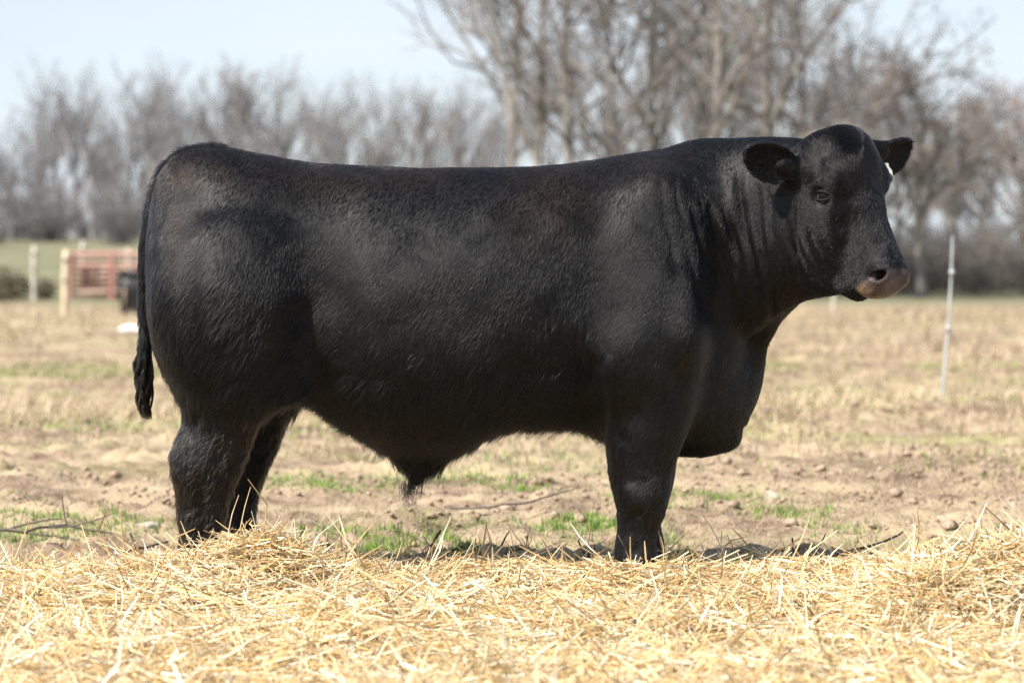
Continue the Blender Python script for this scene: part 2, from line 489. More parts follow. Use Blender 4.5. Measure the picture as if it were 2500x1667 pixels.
# head frame
HT = math.radians(46)
head_dir = np.array([math.cos(HT), -math.sin(HT), 0])
HR = np.array([-math.sin(HT), -math.cos(HT), 0])                 # towards the bull's right (camera) side
HF = norm(head_dir * 0.222 + np.array([0, 0, -0.42]))           # poll -> muzzle
HN = np.cross(HR, HF); HN = HN if HN[2] > 0 else -HN             # dorsal side of the face
HO = unproj(2048, 352, -0.31)
def hp(u, v, w): return HO + u * HF + v * HR + w * HN
HROT = np.stack([HF, HR, HN])

if BULL:
    lo = (-1.24, -0.72, -0.02); hi = (1.32, 0.50, 1.47)
    fd = Field(lo, hi, HS)
    # trunk
    fd.xloft([
        (366, 600, 680, 0, .02, .5), (374, 500, 800, 0, .10, .5), (388, 440, 870, 0, .16, .5), (412, 402, 905, 0, .205, .52), (447, 374, 940, 0, .245, .55),
        (510, 358, 965, 0, .285, .6), (574, 364, 975, 0, .31, .6), (640, 376, 965, 0, .325, .58), (744, 394, 985, 0, .34, .52),
        (850, 405, 1047, 0, .385, .46), (905, 407, 1078, 0, .40, .45), (957, 409, 1100, 0, .41, .44), (1063, 412, 1106, 0, .425, .44), (1148, 412, 1086, 0, .43, .44), (1191, 412, 1062, 0, .43, .44),
        (1276, 408, 1040, 0, .42, .44), (1382, 399, 1040, 0, .40, .45), (1488, 384, 1070, 0, .375, .47), (1594, 370, 1100, 0, .345, .48),
        (1658, 362, 1108, 0, .32, .5), (1710, 360, 1098, 0, .285, .5), (1750, 372, 1075, 0, .24, .48), (1785, 410, 1030, 0, .18, .45), (1812, 470, 980, 0, .10, .45), (1825, 600, 900, 0, .02, .45)],
        0.02, 2.5, 2.15)
    # neck, bending towards the camera
    fd.xloft([
        (1600, 440, 980, 0.0, .10, .5), (1640, 380, 985, 0.0, .23, .5), (1700, 350, 940, -.02, .245, .48), (1760, 341, 885, -.05, .23, .48), (1810, 338, 838, -.085, .21, .5),
        (1860, 337, 800, -.13, .20, .52), (1910, 338, 765, -.18, .19, .55), (1955, 342, 738, -.23, .175, .58), (2000, 358, 722, -.27, .155, .58), (2040, 400, 700, -.30, .10, .58), (2062, 480, 640, -.32, .02, .55)],
        0.04, 2.3, 2.0)
    # brisket and dewlap
    fd.ellipsoid(unproj(1728, 950, 0), (0.135, 0.15, 0.17), 0.06)
    fd.ellipsoid(unproj(1788, 900, 0), (0.085, 0.10, 0.16), 0.04)
    fd.ellipsoid(unproj(1715, 1066, 0), (0.105, 0.09, 0.045), 0.04)
    fd.ellipsoid(unproj(1778, 1066, 0), (0.030, 0.05, 0.030), 0.03)
    fd.chain([unproj(1902, 715, -.17), unproj(1872, 770, -.10), unproj(1840, 830, -.05), unproj(1800, 930, 0)], [.055, .045, .045, .06], 0.04, 1.5)
    # hindquarters and hind legs (near, then far)
    hind = [(430, 490, 620, -.10, .02), (490, 455, 680, -.14, .05), (550, 418, 735, -.175, .10), (620, 388, 758, -.195, .135), (720, 380, 752, -.225, .170), (800, 387, 735, -.24, .168), (880, 407, 706, -.242, .15),
            (940, 430, 680, -.24, .128), (1000, 447, 648, -.238, .108), (1060, 440, 622, -.234, .092), (1125, 425, 600, -.23, .084), (1190, 429, 572, -.228, .074),
            (1250, 434, 553, -.226, .064), (1310, 439, 545, -.225, .060), (1360, 438, 556, -.225, .066), (1400, 446, 566, -.225, .062), (1440, 440, 590, -.225, .070), (1462, 436, 604, -.225, .074)]
    fd.zloft(hind, 0.13)
    far_h = [(p, a + (78 if p > 950 else 40), c + (78 if p > 950 else 40), -y, w) for p, a, c, y, w in hind]
    far_h = [(min(1250 + 0, p) if False else p, a, c, y, w) for p, a, c, y, w in far_h]
    # the far foot stands on the same soil, so its rows move up by the perspective
    def far_rows(rows, yn, yf):
        out = []
        for p, a, c, y, w in rows:
            z = CAMH - (p - HORIZ) * (DIST + yn) / FPX
            out.append((HORIZ + (CAMH - z) * FPX / (DIST + yf), a, c, y, w))
        return out
    fd.zloft(far_rows(far_h, -.23, .23), 0.13)
    # fore legs
    fore = [(520, 1560, 1700, -.19, .03), (600, 1500, 1735, -.22, .10), (700, 1462, 1748, -.25, .135), (800, 1450, 1738, -.265, .145), (880, 1455, 1722, -.27, .14), (950, 1464, 1705, -.27, .128), (1044, 1478, 1680, -.268, .108),
            (1111, 1484, 1655, -.265, .094), (1155, 1488, 1641, -.263, .086), (1210, 1499, 1633, -.262, .080), (1245, 1507, 1625, -.262, .074), (1290, 1507, 1607, -.262, .062), (1330, 1502, 1601, -.262, .060),
            (1370, 1500, 1608, -.262, .066), (1405, 1508, 1612, -.262, .062), (1440, 1500, 1640, -.262, .070), (1466, 1496, 1655, -.262, .075)]
    fd.zloft(fore, 0.05)
    fd.zloft(far_rows([(p, a + 12, c + 12, -y, w) for p, a, c, y, w in fore], -.26, .26), 0.05)
    # knees / hock relief
    fd.ellipsoid(unproj(1570, 1205, -.30), (.055, .05, .06), .04)
    fd.ellipsoid(unproj(470, 1130, -.27), (.05, .045, .08), .05)
    # shoulder blade, point of shoulder, loin, hip
    fd.ellipsoid(unproj(1610, 660, -.255), (.13, .09, .26), .14)
    fd.ellipsoid(unproj(1665, 800, -.30), (.085, .075, .10), .08)
    fd.ellipsoid(unproj(1530, 880, -.33), (.09, .07, .11), .08)
    fd.ellipsoid(unproj(560, 750, -.32), (.17, .09, .23), .14)
    fd.ellipsoid(unproj(700, 905, -.30), (.07, .04, .10), .07)                 # stifle fold
    # hollows
    fd.ellipsoid(unproj(778, 740, -.45), (.06, .05, .20), .10, carve=True)
    fd.ellipsoid(unproj(735, 935, -.42), (.05, .09, .07), .07, carve=True)
    fd.ellipsoid(unproj(1430, 925, -.41), (.028, .07, .06), .04, carve=True)
    fd.ellipsoid(unproj(1770, 760, -.36), (.04, .10, .20), .10, carve=True)
    fd.ellipsoid(unproj(1420, 560, -.52), (.12, .07, .24), .10, carve=True)
    # sheath
    fd.chain([unproj(1035, 1062, 0), unproj(1026, 1115, 0), unproj(1016, 1168, 0)], [.105, .066, .022], .08, 1.3)
    # tail
    tail_px = [(455, 405), (415, 432), (385, 475), (368, 530), (355, 600), (351, 680), (352, 760), (355, 830), (354, 880)]
    tail = [unproj(a, c, -0.03 - 0.0 * i) for i, (a, c) in enumerate(tail_px)]
    fd.chain(tail, [.045, .040, .030, .024, .020, .0185, .0175, .0165, .013], .018)
    fd.chain([unproj(352, 830, -.03), unproj(350, 880, -.03), unproj(350, 930, -.03), unproj(352, 975, -.03), unproj(358, 1000, -.03)], [.012, .017, .018, .014, .006], .02)

    # head, lofted along the face axis
    hs = np.array([(-.042, .03, -.02, -.08), (-.036, .080, .012, -.13), (-.018, .114, .034, -.18), (.02, .126, .052, -.22), (.07, .130, .055, -.245), (.12, .128, .052, -.26), (.165, .121, .046, -.272), (.215, .106, .038, -.272), (.265, .088, .031, -.260),
                   (.315, .081, .030, -.240), (.36, .073, .029, -.212), (.40, .068, .024, -.172), (.43, .066, .014, -.128), (.455, .060, .0, -.105), (.472, .044, -.022, -.085), (.480, .01, -.045, -.055)])
    cs = [hp(u, v, w) for u in (-.06, .56) for v in (-.15, .15) for w in (-.27, .09)]
    s, X, Y, Z = fd.box(np.min(cs, 0) - .05, np.max(cs, 0) + .05)
    def loc(X, Y, Z):
        dx, dy, dz = X - HO[0], Y - HO[1], Z - HO[2]
        return [dx * a[0] + dy * a[1] + dz * a[2] for a in (HF, HR, HN)]
    U, V, Wd = loc(X, Y, Z)
    Uf = U.ravel().astype(float)
    e = lambda c: pchip(hs[:, 0], hs[:, c], np.clip(Uf, hs[0, 0], hs[-1, 0])).reshape(U.shape)
    hw, tp, bt = e(1), e(2), e(3)
    wc = bt + (tp - bt) * 0.62
    hh = np.where(Wd > wc, tp - wc, wc - bt)
    nn = 2.5 + 1.0 * sstep(.33, .42, U)
    # the underside is narrower than the brow
    taper = 1 - (0.30 - .20 * sstep(.24, .36, U)) * sstep(0, 1, np.clip((wc - Wd) / np.maximum(wc - bt, .01), 0, 1))
    g = (np.abs(V / (hw * taper)) ** nn + np.abs((Wd - wc) / np.maximum(hh, .005)) ** nn) ** (1 / nn)
    d = (g - 1) * np.minimum(hw, hh) * 0.9
    d = np.where((U < hs[0, 0]) | (U > hs[-1, 0]), 0.2, d)
    fd.union(s, d, .05)
    fd.ellipsoid(hp(.000, 0, -.008), (.046, .110, .060), .04, HROT)                    # poll
    fd.ellipsoid(hp(.06, 0, .028), (.09, .095, .045), .04, HROT)                     # forehead
    for sd in (1, -1):
        fd.ellipsoid(hp(.115, sd * .100, .012), (.050, .036, .034), .03, HROT)      # brow
        fd.ellipsoid(hp(.215, sd * .090, -.065), (.07, .028, .030), .035, HROT)      # cheek bone
        fd.ellipsoid(hp(.19, sd * .070, -.18), (.10, .040, .080), .05, HROT)      # masseter
        fd.ellipsoid(hp(.425, sd * .042, -.012), (.036, .032, .032), .02, HROT)     # nostril wing
        fd.ellipsoid(hp(.158, sd * .142, -.040), (.028, .020, .022), .018, HROT, carve=True)   # eye socket
        fd.ellipsoid(hp(.315, sd * .103, -.02), (.06, .016, .03), .04, HROT, carve=True)
        fd.ellipsoid(hp(.432, sd * .062, -.006), (.014, .032, .019), .007, HROT, carve=True); fd.ellipsoid(hp(.424, sd * .070, -.022), (.012, .026, .014), .006, HROT, carve=True)   # nostril
    fd.ellipsoid(hp(.385, 0, -.142), (.060, .060, .034), .025, HROT)                # lower lip and chin
    for sd in (1, -1):
        fd.chain([hp(.452, sd * .02, -.122), hp(.405, sd * .066, -.112), hp(.35, sd * .092, -.105)], [.004, .005, .004], .006) if False else None
    # ears
    def ear(base, tip, facing, wu, wd, cup):
        L = np.linalg.norm(tip - base); ax = (tip - base) / L
        fc = norm(facing - ax * (facing @ ax)); upv = np.cross(ax, fc)
        if upv[2] < 0: upv = -upv
        fd.chain([base - ax * .03, base + ax * L * .22], [.040, .030], .03)
        lo_ = np.minimum(base, tip) - .10; hi_ = np.maximum(base, tip) + .10
        s, X, Y, Z = fd.box(lo_, hi_)
        dx, dy, dz = X - base[0], Y - base[1], Z - base[2]
        A = (dx * ax[0] + dy * ax[1] + dz * ax[2]) / L
        B = dx * upv[0] + dy * upv[1] + dz * upv[2]; C = dx * fc[0] + dy * fc[1] + dz * fc[2]
        Ac = np.clip(A, 0, 1)
        prof = np.interp(Ac, [0, .12, .3, .5, .7, .85, .95, 1.0], [.50, .72, .95, 1.0, .92, .70, .42, .12])
        w = np.where(B > 0, wu, wd) * prof
        q = np.clip(np.abs(B) / np.maximum(w, .004), 0, 1.3)
        mid = cup * (q ** 2 - .35) * prof - .012 * Ac
        th = .0085
        ed = np.maximum(np.abs(B) - w, (np.abs(A - .5) - .5) * L)
        d = np.maximum(np.abs(C - mid) * .85 - th, ed)
        fd.union(s, d, .010)
        return ax, upv, fc, base * .5 + tip * .5
    earN = ear(unproj(1940, 415, -.385), unproj(1820, 372, -.425), np.array([.42, -.80, -.30]), .056, .064, .034)
    earF = ear(unproj(2122, 372, -.17), unproj(2231, 352, -.10), np.array([.70, -.55, -.35]), .034, .086, .030)

    bv, bf = fd.mesh()
    del fd.F
    bv = smooth_mesh(bv, bf, 4)
    nrm = vnormals(bv, bf)

    # ---- skin folds and muscle ripples (photo rows/columns of the near flank serve as the chart)
    sc_ = FPX / (DIST + bv[:, 1])
    PX = 1250 + bv[:, 0] * sc_; PY = HORIZ + (CAMH - bv[:, 2]) * sc_
    uvw = np.stack(loc(bv[:, 0], bv[:, 1], bv[:, 2]), -1)
    inhead = (uvw[:, 0] > -.06) & (np.abs(uvw[:, 1]) < .2) & (uvw[:, 2] > -.27) & (uvw[:, 2] < .12) & (uvw[:, 0] < .6) & (PX > 1940)
    near = sstep(0.10, -0.25, nrm[:, 1]) * (bv[:, 1] < 0.05)
    disp = np.zeros(len(bv))
    folds = [
        ([(1668, 400), (1678, 480), (1700, 560), (1722, 640), (1740, 720)], 9, .007),
        ([(1640, 400), (1652, 480), (1672, 560), (1690, 650), (1712, 760)], 9, .006),
        ([(1720, 480), (1745, 560), (1772, 620), (1800, 690)], 10, .009),
        ([(1758, 470), (1776, 540), (1800, 600), (1812, 680), (1806, 760)], 9, .008),
        ([(1803, 400), (1806, 480), (1818, 560), (1838, 620), (1850, 700), (1858, 780)], 10, .012),
        ([(1850, 440), (1852, 520), (1862, 600), (1858, 690)], 9, .010),
        ([(1878, 460), (1882, 540), (1886, 590)], 8, .006),
        ([(1912, 470), (1920, 540), (1935, 600), (1962, 660), (1992, 700)], 9, .006),
        ([(1938, 500), (1948, 570), (1966, 620), (1990, 660)], 8, .005),
        ([(1965, 520), (1978, 580), (2000, 630), (2030, 680)], 8, .004),
        ([(1698, 440), (1716, 540), (1745, 640), (1770, 730)], 8, .005),
        ([(1610, 400), (1618, 500), (1640, 600), (1655, 700)], 9, .003),
        ([(1885, 700), (1882, 750), (1893, 785)], 9, .008),
        ([(1445, 860), (1440, 890), (1432, 925)], 10, .010),
        ([(1465, 860), (1462, 900), (1460, 960), (1470, 1010)], 12, .012),
        ([(1640, 1010), (1675, 900), (1712, 760), (1715, 640)], 26, .010),
        ([(660, 985), (690, 900), (735, 800), (780, 700)], 30, .012),
        ([(598, 1150), (560, 1200), (540, 1290)], 12, .003),
        ([(482, 985), (466, 1040), (458, 1085), (470, 1120)], 13, .014), ([(486, 1150), (488, 1230), (494, 1330), (496, 1400)], 13, .010), ([(545, 1070), (530, 1120), (520, 1170)], 14, .006),
        ([(1552, 1232), (1550, 1300), (1548, 1380)], 13, .010), ([(1590, 1170), (1560, 1185), (1530, 1165)], 12, .006), ([(1600, 1245), (1570, 1258), (1530, 1248)], 11, .007), ([(1500, 1040), (1530, 1080), (1540, 1150)], 18, .006),
        ([(430, 440), (400, 500), (380, 580), (374, 700)], 9, .006),
    ]
    for pts, sg, dp in folds:
        q, t = polyline_dist(PX, PY, pts)
        fade = sstep(0, .18, t) * sstep(1.0, .72, t)
        dp = dp * (.58 + .25 * np.sin(t * 9 + pts[0][0])); sg = sg * (.85 if sg < 11 else 1)
        disp -= dp * np.exp(-(q / sg) ** 2) * fade
        disp += dp * .45 * np.exp(-((q - 2.1 * sg) / (1.2 * sg)) ** 2) * fade
    for cx_, cy_, sx_, sy_, am in ((1610, 560, 80, 170, .006), (1560, 800, 80, 100, .010), (1150, 690, 190, 180, .008), (815, 590, 75, 120, -.008), (560, 700, 110, 140, .014),
                                   (690, 470, 60, 50, .006), (1690, 830, 45, 60, .014), (1500, 420, 60, 40, -.008), (920, 640, 90, 150, .008), (470, 1040, 40, 60, -.010), (520, 1120, 40, 70, .008)):
        disp += am * np.exp(-(((PX - cx_) / sx_) ** 2 + ((PY - cy_) / sy_) ** 2))
    for pts, sg, dp in (([(1530, 430), (1470, 560), (1440, 700), (1432, 860)], 46, .010), ([(490, 540), (468, 700), (480, 840), (510, 980)], 24, .010), ([(1640, 520), (1655, 650), (1640, 760), (1600, 860)], 28, .008),
                        ([(1600, 900), (1560, 980), (1540, 1080)], 26, .007), ([(760, 880), (900, 960), (1100, 985), (1300, 965)], 30, .006), ([(620, 1000), (560, 1010), (470, 1010)], 16, .006)):
        q, t = polyline_dist(PX, PY, pts)
        disp -= dp * np.exp(-(q / sg) ** 2) * sstep(0, .35, t) * sstep(1.0, .65, t)
    # vertical ripples behind the shoulder
    rip = np.exp(-(((PX - 1385) / 75) ** 2 + ((PY - 800) / 130) ** 2))
    disp += .0011 * rip * np.sin(PX * .27 + 2.4 * np.sin(PY * .018 + PX * .011) + 2.2 * np.sin(PX * .043)) * (1 + np.sin(PX * .06 + PY * .02))
    # broad softness of muscle and hide
    def n3(s, o): 
        p = bv * s + o
        return (np.sin(p[:, 0] * 1.3 + 1.7 * np.sin(p[:, 2] * .9 + o)) + np.sin(p[:, 2] * 1.1 + 1.3 * np.sin(p[:, 0] * 1.2 - o) + p[:, 1]) + np.sin(p[:, 0] * .7 - p[:, 2] * 1.5 + o)) / 3
    disp_all = .0035 * n3(11, .3) + .0016 * n3(27, 2.1)
    disp_all = np.where(inhead, disp_all * .25, disp_all) * (1 - .9 * sstep(400, 370, PX)) * (1 - .7 * sstep(980, 1060, PY))
    # crusted, muddy hide on the hind legs
    mud = sstep(980, 1080, PY) * (PX < 720) * (bv[:, 1] < .0)
    disp_all = disp_all + mud * .0012 * (n3(83, 5.0) + n3(141, 1.0))
    bv = bv + nrm * (disp * near * np.where(inhead & (uvw[:, 0] > .0) & (uvw[:, 2] > -.12), .3, 1.0) + disp_all)[:, None]
    nrm = vnormals(bv, bf)

    # ---- coat colour: black with rusty, sun-bleached patches; bare grey-brown muzzle
    def muzzle_mask(uvw):
        u, v, w = uvw[:, 0], uvw[:, 1], uvw[:, 2]
        av = np.abs(v)
        edge = .412 + .35 * np.clip(w + .002, -.02, .06) + .9 * np.clip(av - .047, 0, .05)
        m = sstep(edge - .006, edge + .006, u) * sstep(-.112, -.104, w)
        low = sstep(-.055, -.072, w)                     # below the nostril the pad reaches further back along the lip
        m2 = sstep(.404, .414, u - .9 * np.clip(av - .050, 0, .05)) * low * sstep(-.110, -.100, w)
        return np.clip(np.maximum(m, m2), 0, 1)
    mz = muzzle_mask(uvw) * inhead
    base = np.array([0.0055, 0.0053, 0.0060])
    rust = np.array([0.016, 0.0105, 0.0075])
    rmask = .5 * np.exp(-(((PX - 440) / 45) ** 2 + ((PY - 560) / 130) ** 2)) + .8 * np.exp(-(((PX - 1340) / 110) ** 2 + ((PY - 500) / 90) ** 2)) + .6 * np.exp(-(((PX - 850) / 300) ** 2 + ((PY - 440) / 40) ** 2)) \
        + .55 * np.exp(-(((PX - 2095) / 40) ** 2 + ((PY - 440) / 70) ** 2)) + .5 * mud + .35 * sstep(500, 420, PY) * (PX < 1700)
    rmask = np.clip(rmask * (0.75 + .5 * n3(14, 1.0)), 0, 1)
    coat = base + (rust - base) * rmask[:, None]
    pad = np.array([0.075, 0.060, 0.060]); pad2 = np.array([0.20, 0.132, 0.072])
    pmix = sstep(-.045, -.090, uvw[:, 2] - .35 * np.clip(uvw[:, 1], 0, .1) + .012)
    padc = pad + (pad2 - pad) * (pmix * (0.55 + .45 * n3(120, 3.0)))[:, None]
    padc = padc * (.75 + .5 * np.clip(.5 + n3(75, 1.0) + .5 * n3(160, 4.0), 0, 1))[:, None]
    skincol = coat * 0.8 + (padc - coat * .8) * mz[:, None]
    for sd in (1, -1):                                   # colour darkened inside the carved nostril
        dn_ = np.sqrt(((uvw[:, 0] - .430) / .019) ** 2 + ((uvw[:, 1] - sd * .054) / .034) ** 2 + ((uvw[:, 2] + .008) / .020) ** 2)
        nm_ = sstep(1.12, .98, dn_) * inhead * (np.abs(uvw[:, 1]) < .070)
        skincol = skincol + (np.array([.010, .006, .005]) - skincol) * nm_[:, None]
    hoof = sstep(.075, .06, bv[:, 2])
    skincol = skincol + (np.array([.03, .026, .022]) - skincol) * hoof[:, None]

    bull = empty('bull', (0, 0, 0))
    tag(bull, 'large black bull standing side-on in the straw with its head turned', 'bull')
    mb, n, l, b = new_mat('black_hide')
    a = n.new('ShaderNodeAttribute'); a.attribute_name = 'Col'; l.new(a.outputs['Color'], b.inputs['Base Color'])
    a2 = n.new('ShaderNodeAttribute'); a2.attribute_name = 'wet'
    r_ = n.new('ShaderNodeMapRange'); r_.inputs[3].default_value = 0.55; r_.inputs[4].default_value = 0.22
    l.new(a2.outputs['Fac'], r_.inputs[0]); l.new(r_.outputs[0], b.inputs['Roughness'])
    b.inputs['Specular IOR Level'].default_value = 0.22
    tcn = n.new('ShaderNodeTexCoord'); vn = n.new('ShaderNodeTexVoronoi'); vn.inputs['Scale'].default_value = 260
    l.new(tcn.outputs['Object'], vn.inputs['Vector'])
    bp = n.new('ShaderNodeBump'); l.new(a2.outputs['Fac'], bp.inputs['Strength']); bp.inputs['Distance'].default_value = 0.0025
    l.new(vn.outputs['Distance'], bp.inputs['Height']); l.new(bp.outputs['Normal'], b.inputs['Normal'])
    body = mesh_np('body', bv, bf, mb, bull)
    set_col(body.data, skincol)
    wa = body.data.attributes.new('wet', 'FLOAT', 'POINT'); wa.data.foreach_set('value', mz.astype(np.float32))

    # ---- eye
    mk_eye, n, l, b = new_mat('eye')
    a = n.new('ShaderNodeAttribute'); a.attribute_name = 'Col'; l.new(a.outputs['Color'], b.inputs['Base Color'])
    b.inputs['Roughness'].default_value = 0.04; b.inputs['Specular IOR Level'].default_value = 0.25; b.inputs['Coat Weight'].default_value = 0.0
    mk_lid = noise_mat('eyelid_skin', (.005, .0045, .0045), (.011, .009, .008), 60, .6, .3, spec=.2)
    def uvsphere(nu, nv):
        th = np.linspace(0, np.pi, nv); ph = np.arange(nu) * 2 * np.pi / nu
        v = np.stack([np.outer(np.sin(th), np.cos(ph)), np.outer(np.sin(th), np.sin(ph)), np.outer(np.cos(th), np.ones(nu))], -1).reshape(-1, 3)
        i = np.arange(nv - 1)[:, None] * nu; k = np.arange(nu)[None]; k2 = (k + 1) % nu
        return v, np.stack([i + k, i + nu + k, i + nu + k2, i + k2], -1).reshape(-1, 4)
    for sd in (1, -1):
        c = hp(.158, sd * .1115, -.040)
        v, f = uvsphere(32, 20)
        ev = v * .0235
        eo = mesh_np('eye', c + ev, f, mk_eye, bull)
        look = norm(HR * sd * .80 - HF * .10 + HN * .52)
        ang = np.arccos(np.clip(v @ look, -1, 1))
        cc = np.where((ang < .92)[:, None], np.array([[.0035, .0025, .0025]]), np.array([[.085, .07, .062]]))
        cc = np.where(((ang > .80) & (ang < .98))[:, None], np.array([[.012, .007, .005]]), cc)
        set_col(eo.data, cc)
        # upper and lower eyelids: almond rims lying on the eyeball
        for nm, up, r0 in (('upper_eyelid', 1, .0052), ('lower_eyelid', -1, .0034)):
            t = np.linspace(0, np.pi, 17)
            ct = np.cos(t); stt = np.sin(t)
            # local: along -HF..HF, normal-ish HN
            a_ = ct * .0265; h_ = stt * (.0148 if up > 0 else .0112) * up + .001
            dep = np.sqrt(np.maximum(.0250 ** 2 - a_ ** 2 * .8 - h_ ** 2, 1e-6))
            axL = norm(HF * .5 + HN * .86); axU = norm(HN * .5 - HF * .86)
            pts = c + a_[:, None] * axL + h_[:, None] * axU + dep[:, None] * HR * sd
            P = pts[None]; Rr = (r0 * (0.55 + .45 * stt))[None]
            vv, ff = tubes(P, Rr, 8)
            mesh_np(nm, vv, ff, mk_lid, bull)
    # ---- ear tag in the far ear
    mk_tag = noise_mat('white_tag', (.42, .44, .41), (.52, .54, .50), 20, .4)
    mk_ink = noise_mat('tag_ink', (.02, .025, .06), (.03, .035, .08), 20, .6)
    tc0 = unproj(2165, 424, -.185)
    tx = norm(np.array([.80, -.55, .0])); tz = norm(np.array([.22, .0, -1.0])); tz = norm(tz - tx * (tz @ tx)); tn = np.cross(tz, tx)
    if tn[1] > 0: tn = -tn
    outl = [(.58 * p_, .66 * q_) for p_, q_ in [(-.012, -.048), (.012, -.048), (.016, -.030), (.032, -.012), (.034, .030), (.022, .044), (-.022, .044), (-.034, .030), (-.032, -.012), (-.016, -.030)]]
    fr = np.array([tc0 + a_ * tx + c_ * tz + .0012 * tn for a_, c_ in outl]); bk = np.array([tc0 + a_ * tx + c_ * tz - .0012 * tn for a_, c_ in outl])
    me = bpy.data.meshes.new('ear_tag'); k = len(outl)
    me.from_pydata([tuple(p) for p in np.concatenate([fr, bk])], [], [list(range(k))] + [list(range(2 * k - 1, k - 1, -1))] + [[i, i + k, (i + 1) % k + k, (i + 1) % k] for i in range(k)])
    me.materials.append(mk_tag)
    tg = obj_from('ear_tag', me, bull); tg['label'] = 'white plastic ear tag with dark digit in far ear'
    th = np.linspace(0, 2 * np.pi, 25)
    ringp = np.array([tc0 + (.008 * math.cos(q) + .009) * tx + (.012 * math.sin(q) + .012) * tz + .0022 * tn for q in th])
    vv, ff = tubes(ringp[None], np.full((1, 25), .0017), 6)
    mesh_np('digit', vv, ff, mk_ink, tg)

    # ---- fur
    if FUR:
        v0 = bv[bf]
        area = 0.5 * np.linalg.norm(np.cross(v0[:, 2] - v0[:, 0], v0[:, 3] - v0[:, 1]), axis=1)
        fc = v0.mean(1); fnn = norm(nrm[bf].mean(1)); fmz = mz[bf].mean(1)
        dens = area * (0.35 + .65 * sstep(.5, -.1, fnn[:, 1]) * (fc[:, 1] < .3)) * (1 - np.clip(fmz * 1.5, 0, 1)) * (fc[:, 2] > .05) * (1 + 2.2 * (inhead[bf].mean(1) > .5) + .6 * (fc[:, 0] > .45))
        NH = 430000
        cdf = np.cumsum(dens); fi = np.searchsorted(cdf, rng.random(NH) * cdf[-1])
        a_ = rng.random((NH, 1)); b_ = rng.random((NH, 1))
        q = bf[fi]
        bil = lambda A: (1 - a_) * (1 - b_) * A[q[:, 0]] + a_ * (1 - b_) * A[q[:, 1]] + a_ * b_ * A[q[:, 2]] + (1 - a_) * b_ * A[q[:, 3]]
        root = bil(bv); nn_ = norm(bil(nrm)); hcol = bil(coat)
        s2 = FPX / (DIST + root[:, 1]); hx = 1250 + root[:, 0] * s2; hy = HORIZ + (CAMH - root[:, 2]) * s2
        huv = np.stack(loc(root[:, 0], root[:, 1], root[:, 2]), -1)
        hd_ = (huv[:, 0] > -.05) & (np.abs(huv[:, 1]) < .19) & (huv[:, 2] > -.25) & (hx > 1945)
        eartest = ((np.linalg.norm(root - earN[3], axis=1) < .125) & (hx < 1955)) | ((np.linalg.norm(root - earF[3], axis=1) < .125) & (hx > 2120) & (hy < 445) & (huv[:, 0] < .2))
        def nz3(s, o):
            p = root * s
            return np.sin(p[:, 0] + 1.9 * np.sin(p[:, 2] * .8 + o)) * .5 + np.sin(p[:, 2] * 1.2 - o + 1.6 * np.sin(p[:, 0] * .9 + p[:, 1])) * .5
        D = np.empty((NH, 3)); D[:] = (-.42, 0, -1.0)
        top = sstep(470, 400, hy) * (hx < 1700)
        D = D * (1 - top[:, None]) + np.array([-.30, 0, -1.0]) * top[:, None]
        nk = sstep(1560, 1720, hx)
        D = D * (1 - nk[:, None]) + np.array([-.38, 0, -1.0]) * nk[:, None]
        fl = np.exp(-(((hx - 820) / 130) ** 2 + ((hy - 850) / 170) ** 2))
        D = D + fl[:, None] * np.array([-.9, 0, .1])
        hu, hv_ = huv[hd_][:, 0:1], huv[hd_][:, 1:2]
        rad_ = np.sqrt((hu - .04) ** 2 + hv_ ** 2) + 1e-4                    # whorl on the forehead
        swirl = ((hu - .04) * HF + hv_ * HR) / rad_ + .5 * (hv_ * HF - (hu - .04) * HR) / rad_
        bl = sstep(.05, .16, rad_)
        D[hd_] = swirl * (1 - bl) + (HF * .85 + HN * .42 + HR * .15 * np.sign(hv_)) * bl
        for (ax, sv, fcv, c), cond in ((earN, hx < 1960), (earF, hx > 2115)):
            m = eartest & cond; D[m] = ax
        ltail = (hx < 400) & (hy > 450)
        D[ltail & (hx < 376)] = (0, 0, -1)
        D[:, 0] += .28 * nz3(9, .4) + .22 * nz3(31, 1.3); D[:, 2] += .15 * nz3(13, 2.2)
        # clumps: neighbours share a lean
        csz = np.where(hd_ | (hx > 1560), .0044, .0058)
        jit = .25 * np.stack([nz3(300, .1), nz3(320, 1.0), nz3(280, 2.0)], -1)
        along = (-.39 * root[:, 0] - .92 * root[:, 2]) / (csz * 3.2); across = (.92 * root[:, 0] - .39 * root[:, 2]) / csz
        row = np.floor(across + jit[:, 0])
        cell = np.stack([row, np.floor(root[:, 1] / csz), np.floor(along + jit[:, 2] * .5 + row * .417)], -1).astype(np.int64)
        def ch(k): return hash2(cell[:, 0] * 7919 + cell[:, 1] * 104729, cell[:, 2], 500 + k)
        cdev = np.stack([ch(1), ch(2), ch(3)], -1) - .5
        shag = np.clip(sstep(760, 960, hy) * (hx < 1480) + sstep(760, 560, hx) * sstep(560, 720, hy), 0, 1)
        D += (.38 + .26 * shag)[:, None] * cdev + rng.normal(0, .05, (NH, 3))
        D = norm(D); D = norm(D - nn_ * np.sum(D * nn_, 1, keepdims=True))
        L = .016 + .006 * shag
        L += .009 * sstep(820, 1000, hy) * (hx < 1470)
        L += .008 * sstep(720, 500, hx) * sstep(600, 800, hy)
        L = np.where((hx > 1450) & (hy > 850), .015, L)
        L = np.where(hx > 1560, np.minimum(L, .012), L)
        L = np.where((hx > 1440) & (hx < 1530) & (hy > 900) & (hy < 1250), .024, L)
        L = np.where(hd_, .0105, L)
        L = np.where(hd_, L + .004 * sstep(.14, .04, huv[:, 0]) * sstep(-.06, .0, huv[:, 2]), L)
